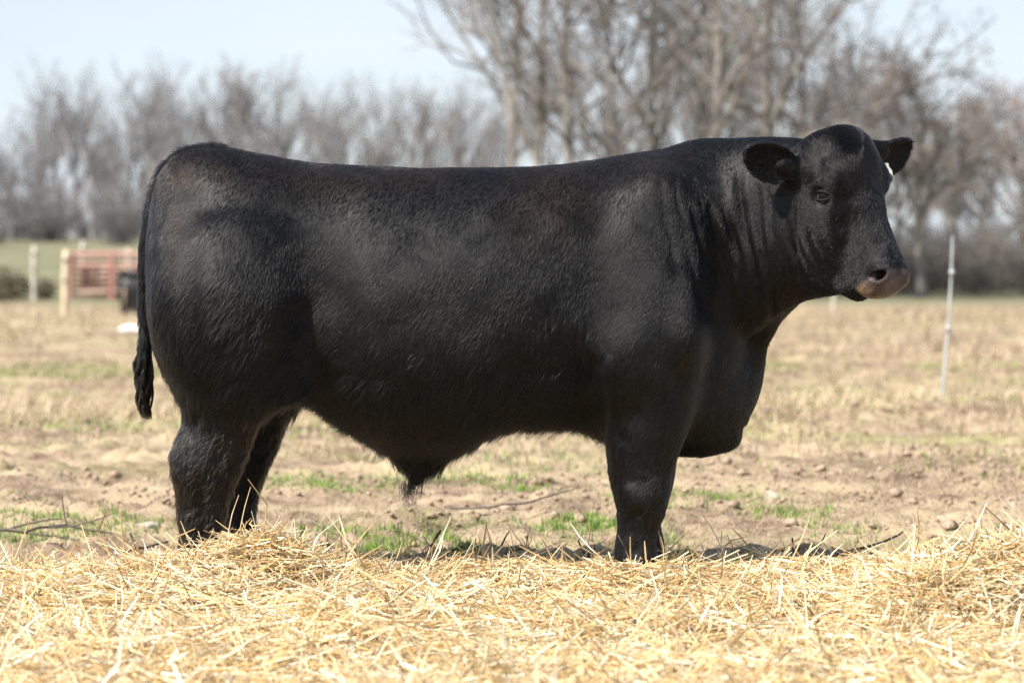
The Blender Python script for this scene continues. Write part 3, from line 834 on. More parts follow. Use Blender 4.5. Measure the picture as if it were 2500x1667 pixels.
        L = np.where(eartest, .014, L)
        L = np.where(fl > .5, L + .006, L)
        ridge = (hx < 560) & (hy < 520) & (np.abs(root[:, 1]) < .07) & (nn_[:, 2] - nn_[:, 0] > .75)
        L = np.where(ridge, .014 + .016 * ch(7), L)
        belly = (nn_[:, 2] < -.45) & (root[:, 2] > .3) & (hx < 1500)
        L = np.where(belly, .016 + .030 * ch(7) ** 2, L)
        sheath = (hx > 935) & (hx < 1050) & (hy > 1125)
        L = np.where(sheath, .022 + .018 * sstep(1150, 1185, hy), L)
        muddy = (hx < 720) & (hy > 1010) & ~sheath
        L = np.where(muddy, .010 + .016 * ch(7), L)
        brk = (nn_[:, 2] < -.3) & (hx > 1560) & (hx < 1880) & (hy > 760)
        L = np.where(brk, .010 + .018 * ch(7) ** 2, L)
        L *= rng.uniform(.75, 1.15, NH) * (.75 + .5 * ch(4))
        lift = .17 + (.16 + .10 * shag) * (ch(5) - .4) + .06 * nz3(60, .9) + rng.normal(0, .04, NH)
        lift = np.where(belly | sheath, .55, lift); lift = np.where(ridge, .85, lift); lift = np.where(hd_, .16 + .22 * ch(5), lift); lift = np.where(muddy, .12 + .45 * ch(5), lift)
        lift = np.where(eartest, .35, lift)
        lift = np.clip(lift, .06, 1.3)
        t = np.array([0, .33, .67, 1.0])
        up_ = np.sin(lift)[:, None]; al = np.cos(lift)[:, None]
        grav = np.where(belly | sheath, .35, .04)[:, None]
        pts = root[:, None, :] - nn_[:, None, :] * .0003 + L[:, None, None] * (t[None, :, None] * (D * al)[:, None, :] + (t - .45 * t * t)[None, :, None] * (nn_ * up_)[:, None, :] * 1.2)
        pts[:, :, 2] -= (L[:, None] * grav) * (t ** 2)[None]
        # tail switch: long locks
        NT = 5200
        tt = rng.random(NT)
        cx = np.interp(tt, [0, .35, .7, 1], [352, 349, 350, 356]); cy = 835 + tt * 150
        rc = np.array([unproj(p, q_, -.03) for p, q_ in zip(cx, cy)])
        an = rng.random(NT) * 2 * np.pi; rr = np.interp(tt, [0, .3, .7, 1], [.014, .026, .025, .012]) * np.sqrt(rng.uniform(.5, 1, NT))
        lock = np.floor(an * 2.6) * 0.9
        off = np.stack([np.cos(an) * rr, np.sin(an) * rr, 0 * rr], -1)
        LT = rng.uniform(.07, .15, NT) * (1.05 - .45 * tt)
        m_ = 7; ts = np.linspace(0, 1, m_)
        tp_ = np.empty((NT, m_, 3))
        endz = unproj(357, 1024, -.03)[2] + np.abs(rng.normal(0, .035, NT))
        for i_, s_ in enumerate(ts):
            tp_[:, i_] = rc + off * (1 - .55 * s_ * tt[:, None])
            tp_[:, i_, 2] = np.maximum(rc[:, 2] - LT * s_, endz)
            tp_[:, i_, 0] += .0065 * np.sin(tp_[:, i_, 2] * (52 + 14 * np.sin(lock * 5)) + lock * 4.3) + .008 * s_ * tt + .004 * np.sin(lock * 9)
            tp_[:, i_, 1] += .006 * np.cos(tp_[:, i_, 2] * 55 + lock * 3.1)
        # sheath tuft and muzzle whiskers
        NS = 90
        rs = np.array([unproj(995 + rng.normal(0, 9), 1178 + rng.normal(0, 6), rng.normal(0, .012)) for _ in range(NS)])
        sp = np.empty((NS, 5, 3)); ls = rng.uniform(.03, .085, NS)
        dr = norm(np.stack([rng.normal(.0, .18, NS), rng.normal(0, .15, NS), -np.ones(NS)], -1))
        for i_, s_ in enumerate(np.linspace(0, 1, 5)):
            sp[:, i_] = rs + dr * (ls * s_)[:, None] + np.array([.012, 0, 0]) * (s_ ** 2) * rng.normal(0, 1, (NS, 1))
        def hair_obj(name, groups, mat):
            cu = bpy.data.hair_curves.new(name)
            sizes = np.concatenate([np.full(len(P), P.shape[1]) for P, _, _ in groups]).astype(int)
            cu.add_curves(sizes.tolist())
            pos = np.concatenate([P.reshape(-1, 3) for P, _, _ in groups]).astype(np.float32)
            rad = np.concatenate([R.ravel() for _, R, _ in groups]).astype(np.float32)
            cu.attributes['position'].data.foreach_set('vector', pos.ravel()) if 'position' in cu.attributes else cu.points.foreach_set('position', pos.ravel())
            ra = cu.attributes.get('radius') or cu.attributes.new('radius', 'FLOAT', 'POINT')
            ra.data.foreach_set('value', rad)
            ca = cu.attributes.new('Col', 'FLOAT_COLOR', 'CURVE')
            cc = np.concatenate([np.concatenate([C, np.ones((len(C), 1))], 1) for _, _, C in groups]).astype(np.float32)
            ca.data.foreach_set('color', cc.ravel())
            cu.materials.append(mat)
            o = bpy.data.objects.new(name, cu); COL.objects.link(o); o.parent = bull
            return o
        mh = bpy.data.materials.new('black_hair'); mh.use_nodes = True
        n = mh.node_tree.nodes; l = mh.node_tree.links; n.clear()
        out = n.new('ShaderNodeOutputMaterial'); hb = n.new('ShaderNodeBsdfHairPrincipled')
        hb.parametrization = 'COLOR'
        a = n.new('ShaderNodeAttribute'); a.attribute_name = 'Col'
        l.new(a.outputs['Color'], hb.inputs['Color'])
        hb.inputs['IOR'].default_value = 1.34; hb.inputs['Roughness'].default_value = .26; hb.inputs['Radial Roughness'].default_value = .5
        l.new(hb.outputs[0], out.inputs['Surface'])
        w = np.array([1.0, .9, .6, .12])
        dust = (muddy * sstep(.45, .9, ch(8)) * .8)[:, None]
        hcol = hcol + (np.array([.030, .023, .017]) - hcol) * dust
        hcv = np.clip(hcol * rng.uniform(.7, 1.3, (NH, 1)) * (.6 + .9 * ch(6))[:, None], 0, 1)
        rad1 = (np.where(hd_, .00034, .00040) * rng.uniform(.8, 1.25, NH))[:, None] * w[None]
        hair_obj('coat_hair', [(pts, rad1, hcv)], mh)['kind'] = 'stuff'
        radT = np.full((NT, m_), .0007) * np.linspace(1, .25, m_)[None]
        tcol = np.tile([.014, .012, .011], (NT, 1)) * rng.uniform(.6, 1.8, (NT, 1))
        pale = (rng.random(NT) < .05) | ((np.sin(lock * 7) > .8) & (rng.random(NT) < .35)); tcol[pale] = (.07, .052, .038)
        hair_obj('tail_switch', [(tp_, radT, tcol)], mh)['kind'] = 'stuff'
        radS = np.full((NS, 5), .0006) * np.linspace(1, .3, 5)[None]
        hair_obj('sheath_tuft', [(sp, radS, np.tile([.012, .011, .010], (NS, 1)))], mh)['kind'] = 'stuff'

# ------------------------------------------------------------------ straw bed
if WORLD_STUFF:
    sx = np.arange(-2.3, 2.3, .03); sy = np.arange(-3.2, .48, .03)
    SX, SY = np.meshgrid(sx, sy)
    SZ = straw_height(SX, SY)
    SZ = np.where(SZ > -.04, SZ - .022 + .018 * (fbm(SX * 16, SY * 16, 2, 71) - .5), -.06)
    idx = np.arange(SX.size).reshape(SX.shape)
    sf = np.stack([idx[:-1, :-1], idx[:-1, 1:], idx[1:, 1:], idx[1:, :-1]], -1).reshape(-1, 4)
    M_bed = noise_mat('dark_gap_straw', (.12, .07, .03), (.34, .23, .105), 60, .8, .8, bscale=160)  # straw brown with the shade of the gaps between stalks put into it
    bed = mesh_np('straw_bed', np.stack([SX, SY, SZ], -1).reshape(-1, 3), sf, M_bed)
    tag(bed, 'loose golden straw spread deep over the soil around the feet of the bull', 'straw', kind='stuff')

    def stalks(n_, lmin, lmax, wmin, wmax, m, zoff, pitch_sd, up_frac, tubular, ymax=.42, region=None):
        x = rng.uniform(-2.2, 2.2, n_ * 3); y = rng.uniform(-3.0, ymax, n_ * 3)
        keep = (np.abs(x) < (DIST + y) * .215 + .42)
        if region is not None: keep &= region(x, y)
        x, y = x[keep][:n_], y[keep][:n_]
        h = straw_height(x, y)
        # the bed thins out towards its rim
        edge_d = sstep(-.02, .07, h)
        k = (h > -.045) & (rng.random(len(x)) < .18 + .82 * edge_d)
        x, y, h = x[k], y[k], h[k]; n_ = len(x)
        h = np.maximum(h, gz(x, y) + .004)
        L = rng.uniform(lmin, lmax, n_) * rng.uniform(.6, 1, n_)
        wad = fbm(x * 2.6, y * 2.6, 2, 81) * 9 + .6
        coher = sstep(.45, .62, fbm(x * 3.3 + 7, y * 3.3, 2, 83))
        yaw = np.where(rng.random(n_) < .25 + .6 * coher, wad + rng.normal(0, .35, n_), rng.uniform(0, 2 * np.pi, n_))
        pitch = rng.normal(.02, pitch_sd, n_)
        up = rng.random(n_) < up_frac
        pitch = np.where(up, rng.uniform(.35, 1.15, n_), pitch)
        d = np.stack([np.cos(yaw) * np.cos(pitch), np.sin(yaw) * np.cos(pitch), np.sin(pitch)], -1)
        t = np.linspace(-.5, .5, m)
        c = np.stack([x, y, h + rng.uniform(zoff[0], zoff[1], n_)], -1)
        c[:, 2] += np.where(up, L * .35 * np.sin(np.abs(pitch)), 0)
        bend = norm(rng.normal(0, 1, (n_, 3)) * np.array([1, 1, .6])) * (L * rng.normal(0, .21, n_))[:, None]
        kink = (rng.random(n_) < .22)[:, None] * norm(rng.normal(0, 1, (n_, 3))) * (L * .22)[:, None]
        P = c[:, None] + d[:, None] * (L[:, None] * t)[..., None] + bend[:, None] * (t ** 2 * 4)[None, :, None] + kink[:, None] * np.maximum(t, 0)[None, :, None] * 1.6
        # keep the ends of lying stalks from diving under the bed
        fl = straw_height(P[..., 0], P[..., 1]) - .012
        P[..., 2] = np.maximum(P[..., 2], np.where(fl > -.04, fl, gz(P[..., 0], P[..., 1]) + .003))
        W = 1.08 * rng.uniform(wmin, wmax, n_)[:, None] * np.concatenate([[.85], np.ones(m - 2), [.55]])[None]
        if tubular:
            v, f = tubes(P, W, 4 if tubular == 4 else 3)
            per = m * (4 if tubular == 4 else 3)
        else:
            rollv = norm(rng.normal(0, 1, (n_, 3)) + np.array([0, 0, .0]))
            T = norm(P[:, -1] - P[:, 0]); side = norm(np.cross(T, rollv))
            tw = rng.normal(0, .7, n_)[:, None] * t[None]
            s2_ = np.cross(T, side)
            sd_ = side[:, None] * np.cos(tw)[..., None] + s2_[:, None] * np.sin(tw)[..., None]
            v, f = ribbons(P, W, sd_); per = m * 2
        pal = np.array([[.82, .63, .36], [.77, .55, .26], [.87, .74, .50], [.66, .45, .19], [.90, .82, .66], [.54, .38, .20], [.34, .24, .15]])
        pc = np.minimum(pal[rng.choice(7, n_, p=[.27, .17, .22, .09, .13, .08, .04])] * rng.uniform(.84, 1.16, (n_, 1)), .93)
        old = sstep(.06, .0, h)                              # weathered, grey straw along the thin rim
        grey = np.array([.46, .40, .31]) * rng.uniform(.55, 1.2, (n_, 1))
        pc = pc + (grey - pc) * (old * .55)[:, None]
        return v, f, np.repeat(pc, per, 0)
    layers = [stalks(56000, .06, .25, .0011, .0024, 5, (-.022, .012), .16, .02, 0),
              stalks(18000, .08, .28, .0012, .0025, 5, (-.006, .020), .15, .03, 3),
              stalks(4500, .08, .26, .0020, .0036, 4, (-.002, .022), .16, .03, 0),
              stalks(24000, .012, .05, .0008, .0024, 3, (-.012, .014), .35, .05, 0),
              stalks(5000, .08, .22, .0012, .0026, 4, (.0, .035), .30, .10, 3, region=lambda x, y: (np.hypot((x + .80) / .33, (y + .47) / .26) < 1.2) | (np.hypot((x - 1.5) / .5, (y + .95) / .4) < 1.2)),
              stalks(900, .08, .20, .0010, .0022, 4, (-.004, .02), .25, .28, 3, region=lambda x, y: y > -.1)]
    v, f = join_parts([(a, b_) for a, b_, _ in layers])
    so = mesh_np('straw_stalks', v, f, M_straw, bed, smooth=True)
    so['kind'] = 'stuff'
    set_col(so.data, np.concatenate([c for _, _, c in layers]))

# ------------------------------------------------------------------ field cover: dry litter and green patches
def green_density(x, y):
    g = sstep(.46, .58, fbm(x * 1.0 + 3.1, y * 1.25, 3, 61))
    band = .30 + 1.5 * np.exp(-((y - 1.0) / .6) ** 2) * sstep(-1.3, -.7, x) * (x < .6) + .35 * np.exp(-(((x + 1.75) / .45) ** 2 + ((y - .75) / .35) ** 2))
    band = band + .7 * np.exp(-(((x - 1.55) / .5) ** 2 + ((y - 1.9) / .35) ** 2)) + .4 * sstep(5, 9, y)
    return np.clip(g * band + .55 * (band > .85) * sstep(.42, .55, fbm(x * 2.4, y * 2.4, 2, 67)), 0, 1) * (.15 + .85 * sstep(.3, .6, fbm(x * 7, y * 7, 2, 69)))

if WORLD_STUFF:
    def field_pts(n_, y0, y1, margin=.6):
        u = rng.random(n_ * 3); d0, d1 = DIST + y0, DIST + y1
        d = np.sqrt(d0 * d0 + u * (d1 * d1 - d0 * d0)) if True else 0
        x = rng.uniform(-1, 1, n_ * 3) * (d * .215 + margin)
        return x, d - DIST
    def blades(x, y, hmin, hmax, w, lean, m=3):
        n_ = len(x); z = gz(x, y)
        yaw = rng.uniform(0, 2 * np.pi, n_); H = rng.uniform(hmin, hmax, n_); ln = np.abs(rng.normal(lean, .35, n_))
        dh = np.stack([np.cos(yaw), np.sin(yaw), 0 * yaw], -1)
        t = np.linspace(0, 1, m)
        P = np.stack([x, y, z - .004], -1)[:, None] + (H[:, None] * t * np.cos(np.clip(ln, 0, 1.5))[:, None])[..., None] * np.array([0, 0, 1.0]) + dh[:, None] * (H[:, None] * t ** 1.6 * np.sin(np.clip(ln, 0, 1.5))[:, None])[..., None]
        side = np.stack([-np.sin(yaw), np.cos(yaw), 0 * yaw], -1)[:, None].repeat(m, 1)
        W = (w * rng.uniform(.6, 1.3, n_))[:, None] * np.linspace(1, .15, m)[None]
        v, f = ribbons(P, W, side)
        return v, f, n_, m * 2
    # green
    parts, cols = [], []
    for n0, ya, yb, hm in ((80000, .15, 3.4, .044), (26000, 3.4, 14.0, .06)):
        x, y = field_pts(n0, ya, yb)
        k = rng.random(len(x)) < green_density(x, y); x, y = x[k][:n0], y[k][:n0]
        v, f, n_, per = blades(x, y, hm * .35, hm, .0026 if ya < 3 else .005, .55)
        parts.append((v, f)); pal = np.array([[.14, .27, .035], [.22, .36, .05], [.09, .20, .04], [.30, .38, .11]])
        cols.append(np.repeat(pal[rng.choice(4, n_)] * rng.uniform(.75, 1.2, (n_, 1)), per, 0))
    v, f = join_parts(parts)
    gr = mesh_np('grass', v, f, M_grass); set_col(gr.data, np.concatenate(cols))
    tag(gr, 'short green grass sprouting in patches on the bare soil', 'grass', kind='stuff')
    # dry
    parts, cols = [], []
    for n0, ya, yb, ha, hb_, w, ln in ((46000, .1, 4.5, .01, .05, .0020, 1.15), (22000, 4.5, 16.0, .03, .12, .005, 1.0), (9000, 14.0, 34.0, .06, .20, .012, .9)):
        x, y = field_pts(n0, ya, yb)
        dn = .25 + .75 * sstep(.40, .62, fbm(x * .9, y * 1.6, 3, 91))
        if ya > 3: dn = dn * (.4 + .6 * sstep(.35, .6, fbm(x * .35, y * .6, 2, 93)))
        k = rng.random(len(x)) < dn; x, y = x[k][:n0], y[k][:n0]
        v, f, n_, per = blades(x, y, ha, hb_, w, ln)
        parts.append((v, f)); pal = np.array([[.44, .335, .215], [.54, .44, .30], [.34, .245, .155], [.42, .33, .25]])
        cols.append(np.repeat(pal[rng.choice(4, n_)] * rng.uniform(.75, 1.2, (n_, 1)), per, 0))
    n0 = 13000
    x, y = field_pts(n0, 5.6, 10.5); wr = np.exp(-((y - 7.7 - .8 * (fbm(x * .5, y * 0, 2, 99) - .5)) / .8) ** 2)
    k = rng.random(len(x)) < wr * (.3 + .7 * sstep(.35, .6, fbm(x * 1.2, y * 1.2, 2, 98))); x, y = x[k][:n0], y[k][:n0]
    v, f, n_, per = blades(x, y, .06, .20, .0045, .95)
    parts.append((v, f)); cols.append(np.repeat(np.array([[.60, .49, .32], [.70, .60, .42], [.48, .37, .23]])[rng.choice(3, n_)] * rng.uniform(.8, 1.15, (n_, 1)), per, 0))
    v, f = join_parts(parts)
    dg = mesh_np('dry_grass', v, f, M_grass); set_col(dg.data, np.concatenate(cols))
    tag(dg, 'flattened dry tan grass and litter across the field', 'dry grass', kind='stuff')

    # clods: loose earth lumps
    n_ = 8000
    x, y = field_pts(n_, .25, 8.0); k = rng.random(len(x)) < sstep(.42, .7, fbm(x * 1.3, y * 1.6, 3, 97)); x, y = x[k][:n_], y[k][:n_]; n_ = len(x)
    base_v = norm(np.array([[sx_, sy_, sz_] for sx_ in (-1, 1) for sy_ in (-1, 1) for sz_ in (-1, 1)], float))
    octv = np.array([[1, 0, 0], [0, 1, 0], [-1, 0, 0], [0, -1, 0], [0, 0, 1], [0, 0, -1]], float)
    octf = np.array([[0, 1, 4], [1, 2, 4], [2, 3, 4], [3, 0, 4], [1, 0, 5], [2, 1, 5], [3, 2, 5], [0, 3, 5]])
    av = np.concatenate([octv, norm(octv[octf].mean(1))]); af = []
    for i_, t_ in enumerate(octf):
        for a_, b_ in ((0, 1), (1, 2), (2, 0)): af.append([t_[a_], t_[b_], 6 + i_])
    af = np.array(af)
    rr = rng.gamma(1.6, .0036, n_) + .003; rr *= (1 + y * .03)
    V = av[None] * rng.uniform(.6, 1.25, (n_, len(av), 1)) * (rr[:, None] * np.stack([np.ones(n_), rng.uniform(.7, 1.2, n_), rng.uniform(.5, .8, n_)], -1))[:, None]
    V = V + np.stack([x, y, gz(x, y) + rr * .15], -1)[:, None]
    F_ = (af[None] + (np.arange(n_) * len(av))[:, None, None]).reshape(-1, 3)
    co = mesh_np('soil_crumbs', V.reshape(-1, 3), F_, M_clod, smooth=False)
    tag(co, 'small loose crumbs of dry brown earth scattered over the field', 'soil', kind='stuff')

# ------------------------------------------------------------------ stones, lumps and dead twigs
def lump(name, mat, loc, r, flat=.7, seed=1, sub=3):
    import bmesh
    bm = bmesh.new(); bmesh.ops.create_icosphere(bm, subdivisions=sub, radius=1.0)
    rg = np.random.default_rng(seed); o = rg.uniform(0, 9, 3)
    for v in bm.verts:
        p = np.array(v.co)
        q = 1 + .22 * math.sin(p[0] * 2.3 + o[0] + 1.5 * math.sin(p[2] * 2 + o[1])) + .12 * math.sin(p[1] * 4.1 + o[2] + p[0] * 3) + .05 * math.sin(p[2] * 9 + p[1] * 7)
        v.co = (p[0] * q * r[0], p[1] * q * r[1], max(p[2] * q * r[2], -r[2] * .6))
    me = bpy.data.meshes.new(name); bm.to_mesh(me); bm.free()
    me.polygons.foreach_set('use_smooth', np.ones(len(me.polygons), dtype=bool))
    me.materials.append(mat)
    return obj_from(name, me, None, loc)

def twig(name, pts, r0, r1, label, forks=(), group=None):
    """pts world polyline; forks: (t, dx, dy, dz, length)"""
    pts = np.array(pts, float); m = 14
    L = np.concatenate([[0], np.cumsum(np.linalg.norm(np.diff(pts, axis=0), axis=1))])
    t = np.linspace(0, L[-1], m)
    P = np.stack([np.interp(t, L, pts[:, k]) for k in range(3)], -1)
    rgl = np.random.default_rng(int(abs(pts[0, 0]) * 1000) + 3)
    P[1:-1] += rgl.normal(0, min(r0 * .4, L[-1] * .006), (m - 2, 3))
    root = empty(name, tuple(P[0])); tag(root, label, 'twig', group)
    P = P - P[0]
    v, f = tubes(P[None], np.linspace(r0, r1, m)[None], 6)
    mesh_np('stem', v, f, M_deadtwig, root)
    for tt, dx, dy, dz, ll in forks:
        i_ = int(tt * (m - 1)); q = np.linspace(0, 1, 7)[:, None]
        B = P[i_] + q * np.array([dx, dy, dz]) * ll + (q ** 2) * rgl.normal(0, .12 * ll, 3)
        v, f = tubes(B[None], np.linspace(r0 * (1 - .5 * tt) * .75, r1 * .7, 7)[None], 5)
        mesh_np('side_shoot', v, f, M_deadtwig, root)
    return root

if WORLD_STUFF:
    g = ground_hit(1884, 1213); z = float(gz(g[0], g[1]))
    tag(lump('stone', M_stone, (g[0], g[1], z + .014), (.036, .030, .026), seed=4), 'pale rounded stone lying alone on the soil beyond the fore legs', 'stone')
    for px, py, r, sd, lab in ((1812, 1166, .022, 8, 'small dark earth lump beside the pale rounded stone'), (2004, 1146, .030, 9, 'dark brown dirt clod with a shaded hollow behind it'),
                               (2090, 1142, .028, 12, 'flat wide dirt clod on the tan soil'), (1930, 1290, .030, 15, 'crumbly reddish clod near the upright forked twigs'), (360, 1292, .06, 17, 'flat pale earth slab behind the straw near the hind legs')):
        g = ground_hit(px, py); z = float(gz(g[0], g[1]))
        tag(lump('dirt_clod', M_clod if sd != 17 else M_stone, (g[0], g[1], z + r * .2), (r, r * .9, r * .6 if sd != 17 else r * .3), seed=sd), lab, 'dirt clod')
    def gp(px, py, y, dz=0.0):
        p = unproj(px, py, y); return p
    twig('dead_twig', [gp(1975, 1378, -.10), gp(2080, 1345, 0.02), gp(2150, 1322, .1), gp(2204, 1298, .18)], .0065, .003, 'straight dark stick slanting up out of the straw beside the right heap', [(.35, -.5, .2, .5, .06)])
    twig('dead_twig', [gp(1945, 1385, .02), gp(1938, 1345, .03), gp(1934, 1312, .03)], .006, .003, 'short upright forked twig standing in the shaded straw ahead of the fore legs', [(.5, .25, 0, .3, .08)])
    twig('dead_twig', [gp(1985, 1385, .04), gp(1994, 1345, .05), gp(2015, 1303, .06)], .0045, .002, 'thin crooked upright twig next to the slanting stick', [(.5, -.3, 0, .5, .05)])
    twig('dead_twig', [ground_hit(1100, 1240, .02), ground_hit(1190, 1238, .03), ground_hit(1300, 1222, .05), ground_hit(1400, 1195, .08)], .006, .003, 'long thin brown twig curving over green grass beneath the belly')
    twig('dead_twig', [gp(1030, 1372, .10), gp(1050, 1338, .12), gp(1076, 1294, .15)], .006, .0035, 'grey leaning stick rising from the straw under the sheath')
    twig('dead_twig', [gp(1065, 1372, -.02), gp(1090, 1350, 0), gp(1132, 1332, .03)], .0045, .002, 'low bent brown twig lying along the straw rim')
    twig('dead_twig', [gp(1205, 1368, .02), gp(1240, 1348, .03), gp(1285, 1335, .05), gp(1305, 1372, .03)], .004, .003, 'angled arch of dry twig in the straw behind the fore legs', [(.7, .1, 0, .9, .05)])
    twig('dead_twig', [gp(1220, 1340, .08), gp(1235, 1308, .1), gp(1244, 1296, .1)], .004, .002, 'short stub of brown twig poking up near the dry twig arch')
    twig('dead_twig', [gp(1420, 1390, .05), gp(1436, 1355, .06), gp(1452, 1335, .08)], .008, .004, 'thick dark broken stick beside the fore legs in shade', [(.5, -.4, 0, .7, .06)])
    twig('dead_twig', [ground_hit(-40, 1290, .03), ground_hit(60, 1296, .05), ground_hit(130, 1280, .06), ground_hit(250, 1295, .04), ground_hit(330, 1318, .02)], .007, .003, 'long tangled dead branch lying on the grass behind the hind end', [(.3, .8, .2, .25, .25), (.55, .7, -.4, -.02, .3), (.2, .9, -.3, -.05, .35), (.65, -.2, .2, .6, .12)])
    twig('dead_twig', [ground_hit(270, 1352, .02), ground_hit(330, 1340, .04), ground_hit(410, 1322, .05)], .008, .004, 'stout grey stick flat on the soil close behind the hind legs', [(.45, -.1, 0, .9, .07)])
    twig('dead_twig', [gp(715, 1365, .05), gp(722, 1325, .06), gp(745, 1288, .07)], .0035, .0015, 'slender curved brown shoot standing beside the heaped straw')

# ------------------------------------------------------------------ fence posts and pen
def box_mesh(parts, name, mat, parent):
    """parts: list of (cx,cy,cz, sx,sy,sz, rotz)"""
    V, F_ = [], []
    for cx, cy, cz, sx_, sy_, sz_, rz in parts:
        o = len(V); c, s_ = math.cos(rz), math.sin(rz)
        b_ = min(sx_, sy_, sz_) * .06
        for z_ in (-1, 1):
            for (ax_, ay_) in ((-1, -1), (1, -1), (1, 1), (-1, 1)):
                x_, y_ = ax_ * sx_ / 2, ay_ * sy_ / 2
                V.append((cx + x_ * c - y_ * s_, cy + x_ * s_ + y_ * c, cz + z_ * sz_ / 2))
        F_ += [[o, o + 3, o + 2, o + 1], [o + 4, o + 5, o + 6, o + 7]] + [[o + i_, o + (i_ + 1) % 4, o + 4 + (i_ + 1) % 4, o + 4 + i_] for i_ in range(4)]
    return mesh_np(name, V, F_, mat, parent, smooth=False)

def post(px, py_top, py_base, w, mat, label, wires=2):
    d = CAMH * FPX / (py_base - HORIZ); x = (px - 1250) * d / FPX; y = d - DIST
    z0 = float(gz(x, y)); z1 = CAMH - (py_top - HORIZ) * d / FPX
    root = empty('fence_post', (x, y, z0)); tag(root, label, 'post', 'fence posts in the field')
    h = z1 - z0; m = 8; t = np.linspace(0, 1, m)
    P = np.stack([.01 * np.sin(t * 3 + px), .01 * np.cos(t * 2 + px) - .01, t * (h + .05) - .05], -1)
    r = np.full(m, w); r[-1] = w * .8
    v, f = tubes(P[None], r[None], 10)
    k = len(v) - 10
    f = np.concatenate([f, [[k, k + 1, k + 2, k + 3], [k, k + 3, k + 4, k + 9], [k + 4, k + 5, k + 8, k + 9], [k + 5, k + 6, k + 7, k + 8]]])
    mesh_np('shaft', v, f, mat, root)
    for q in range(wires):
        zz = h * (.85 - .3 * q)
        box_mesh([(0.0, -w - .008, zz, .05, .03, .05, 0)], 'insulator', M_blackp, root)
    return root, np.array([x, y, z0]), h

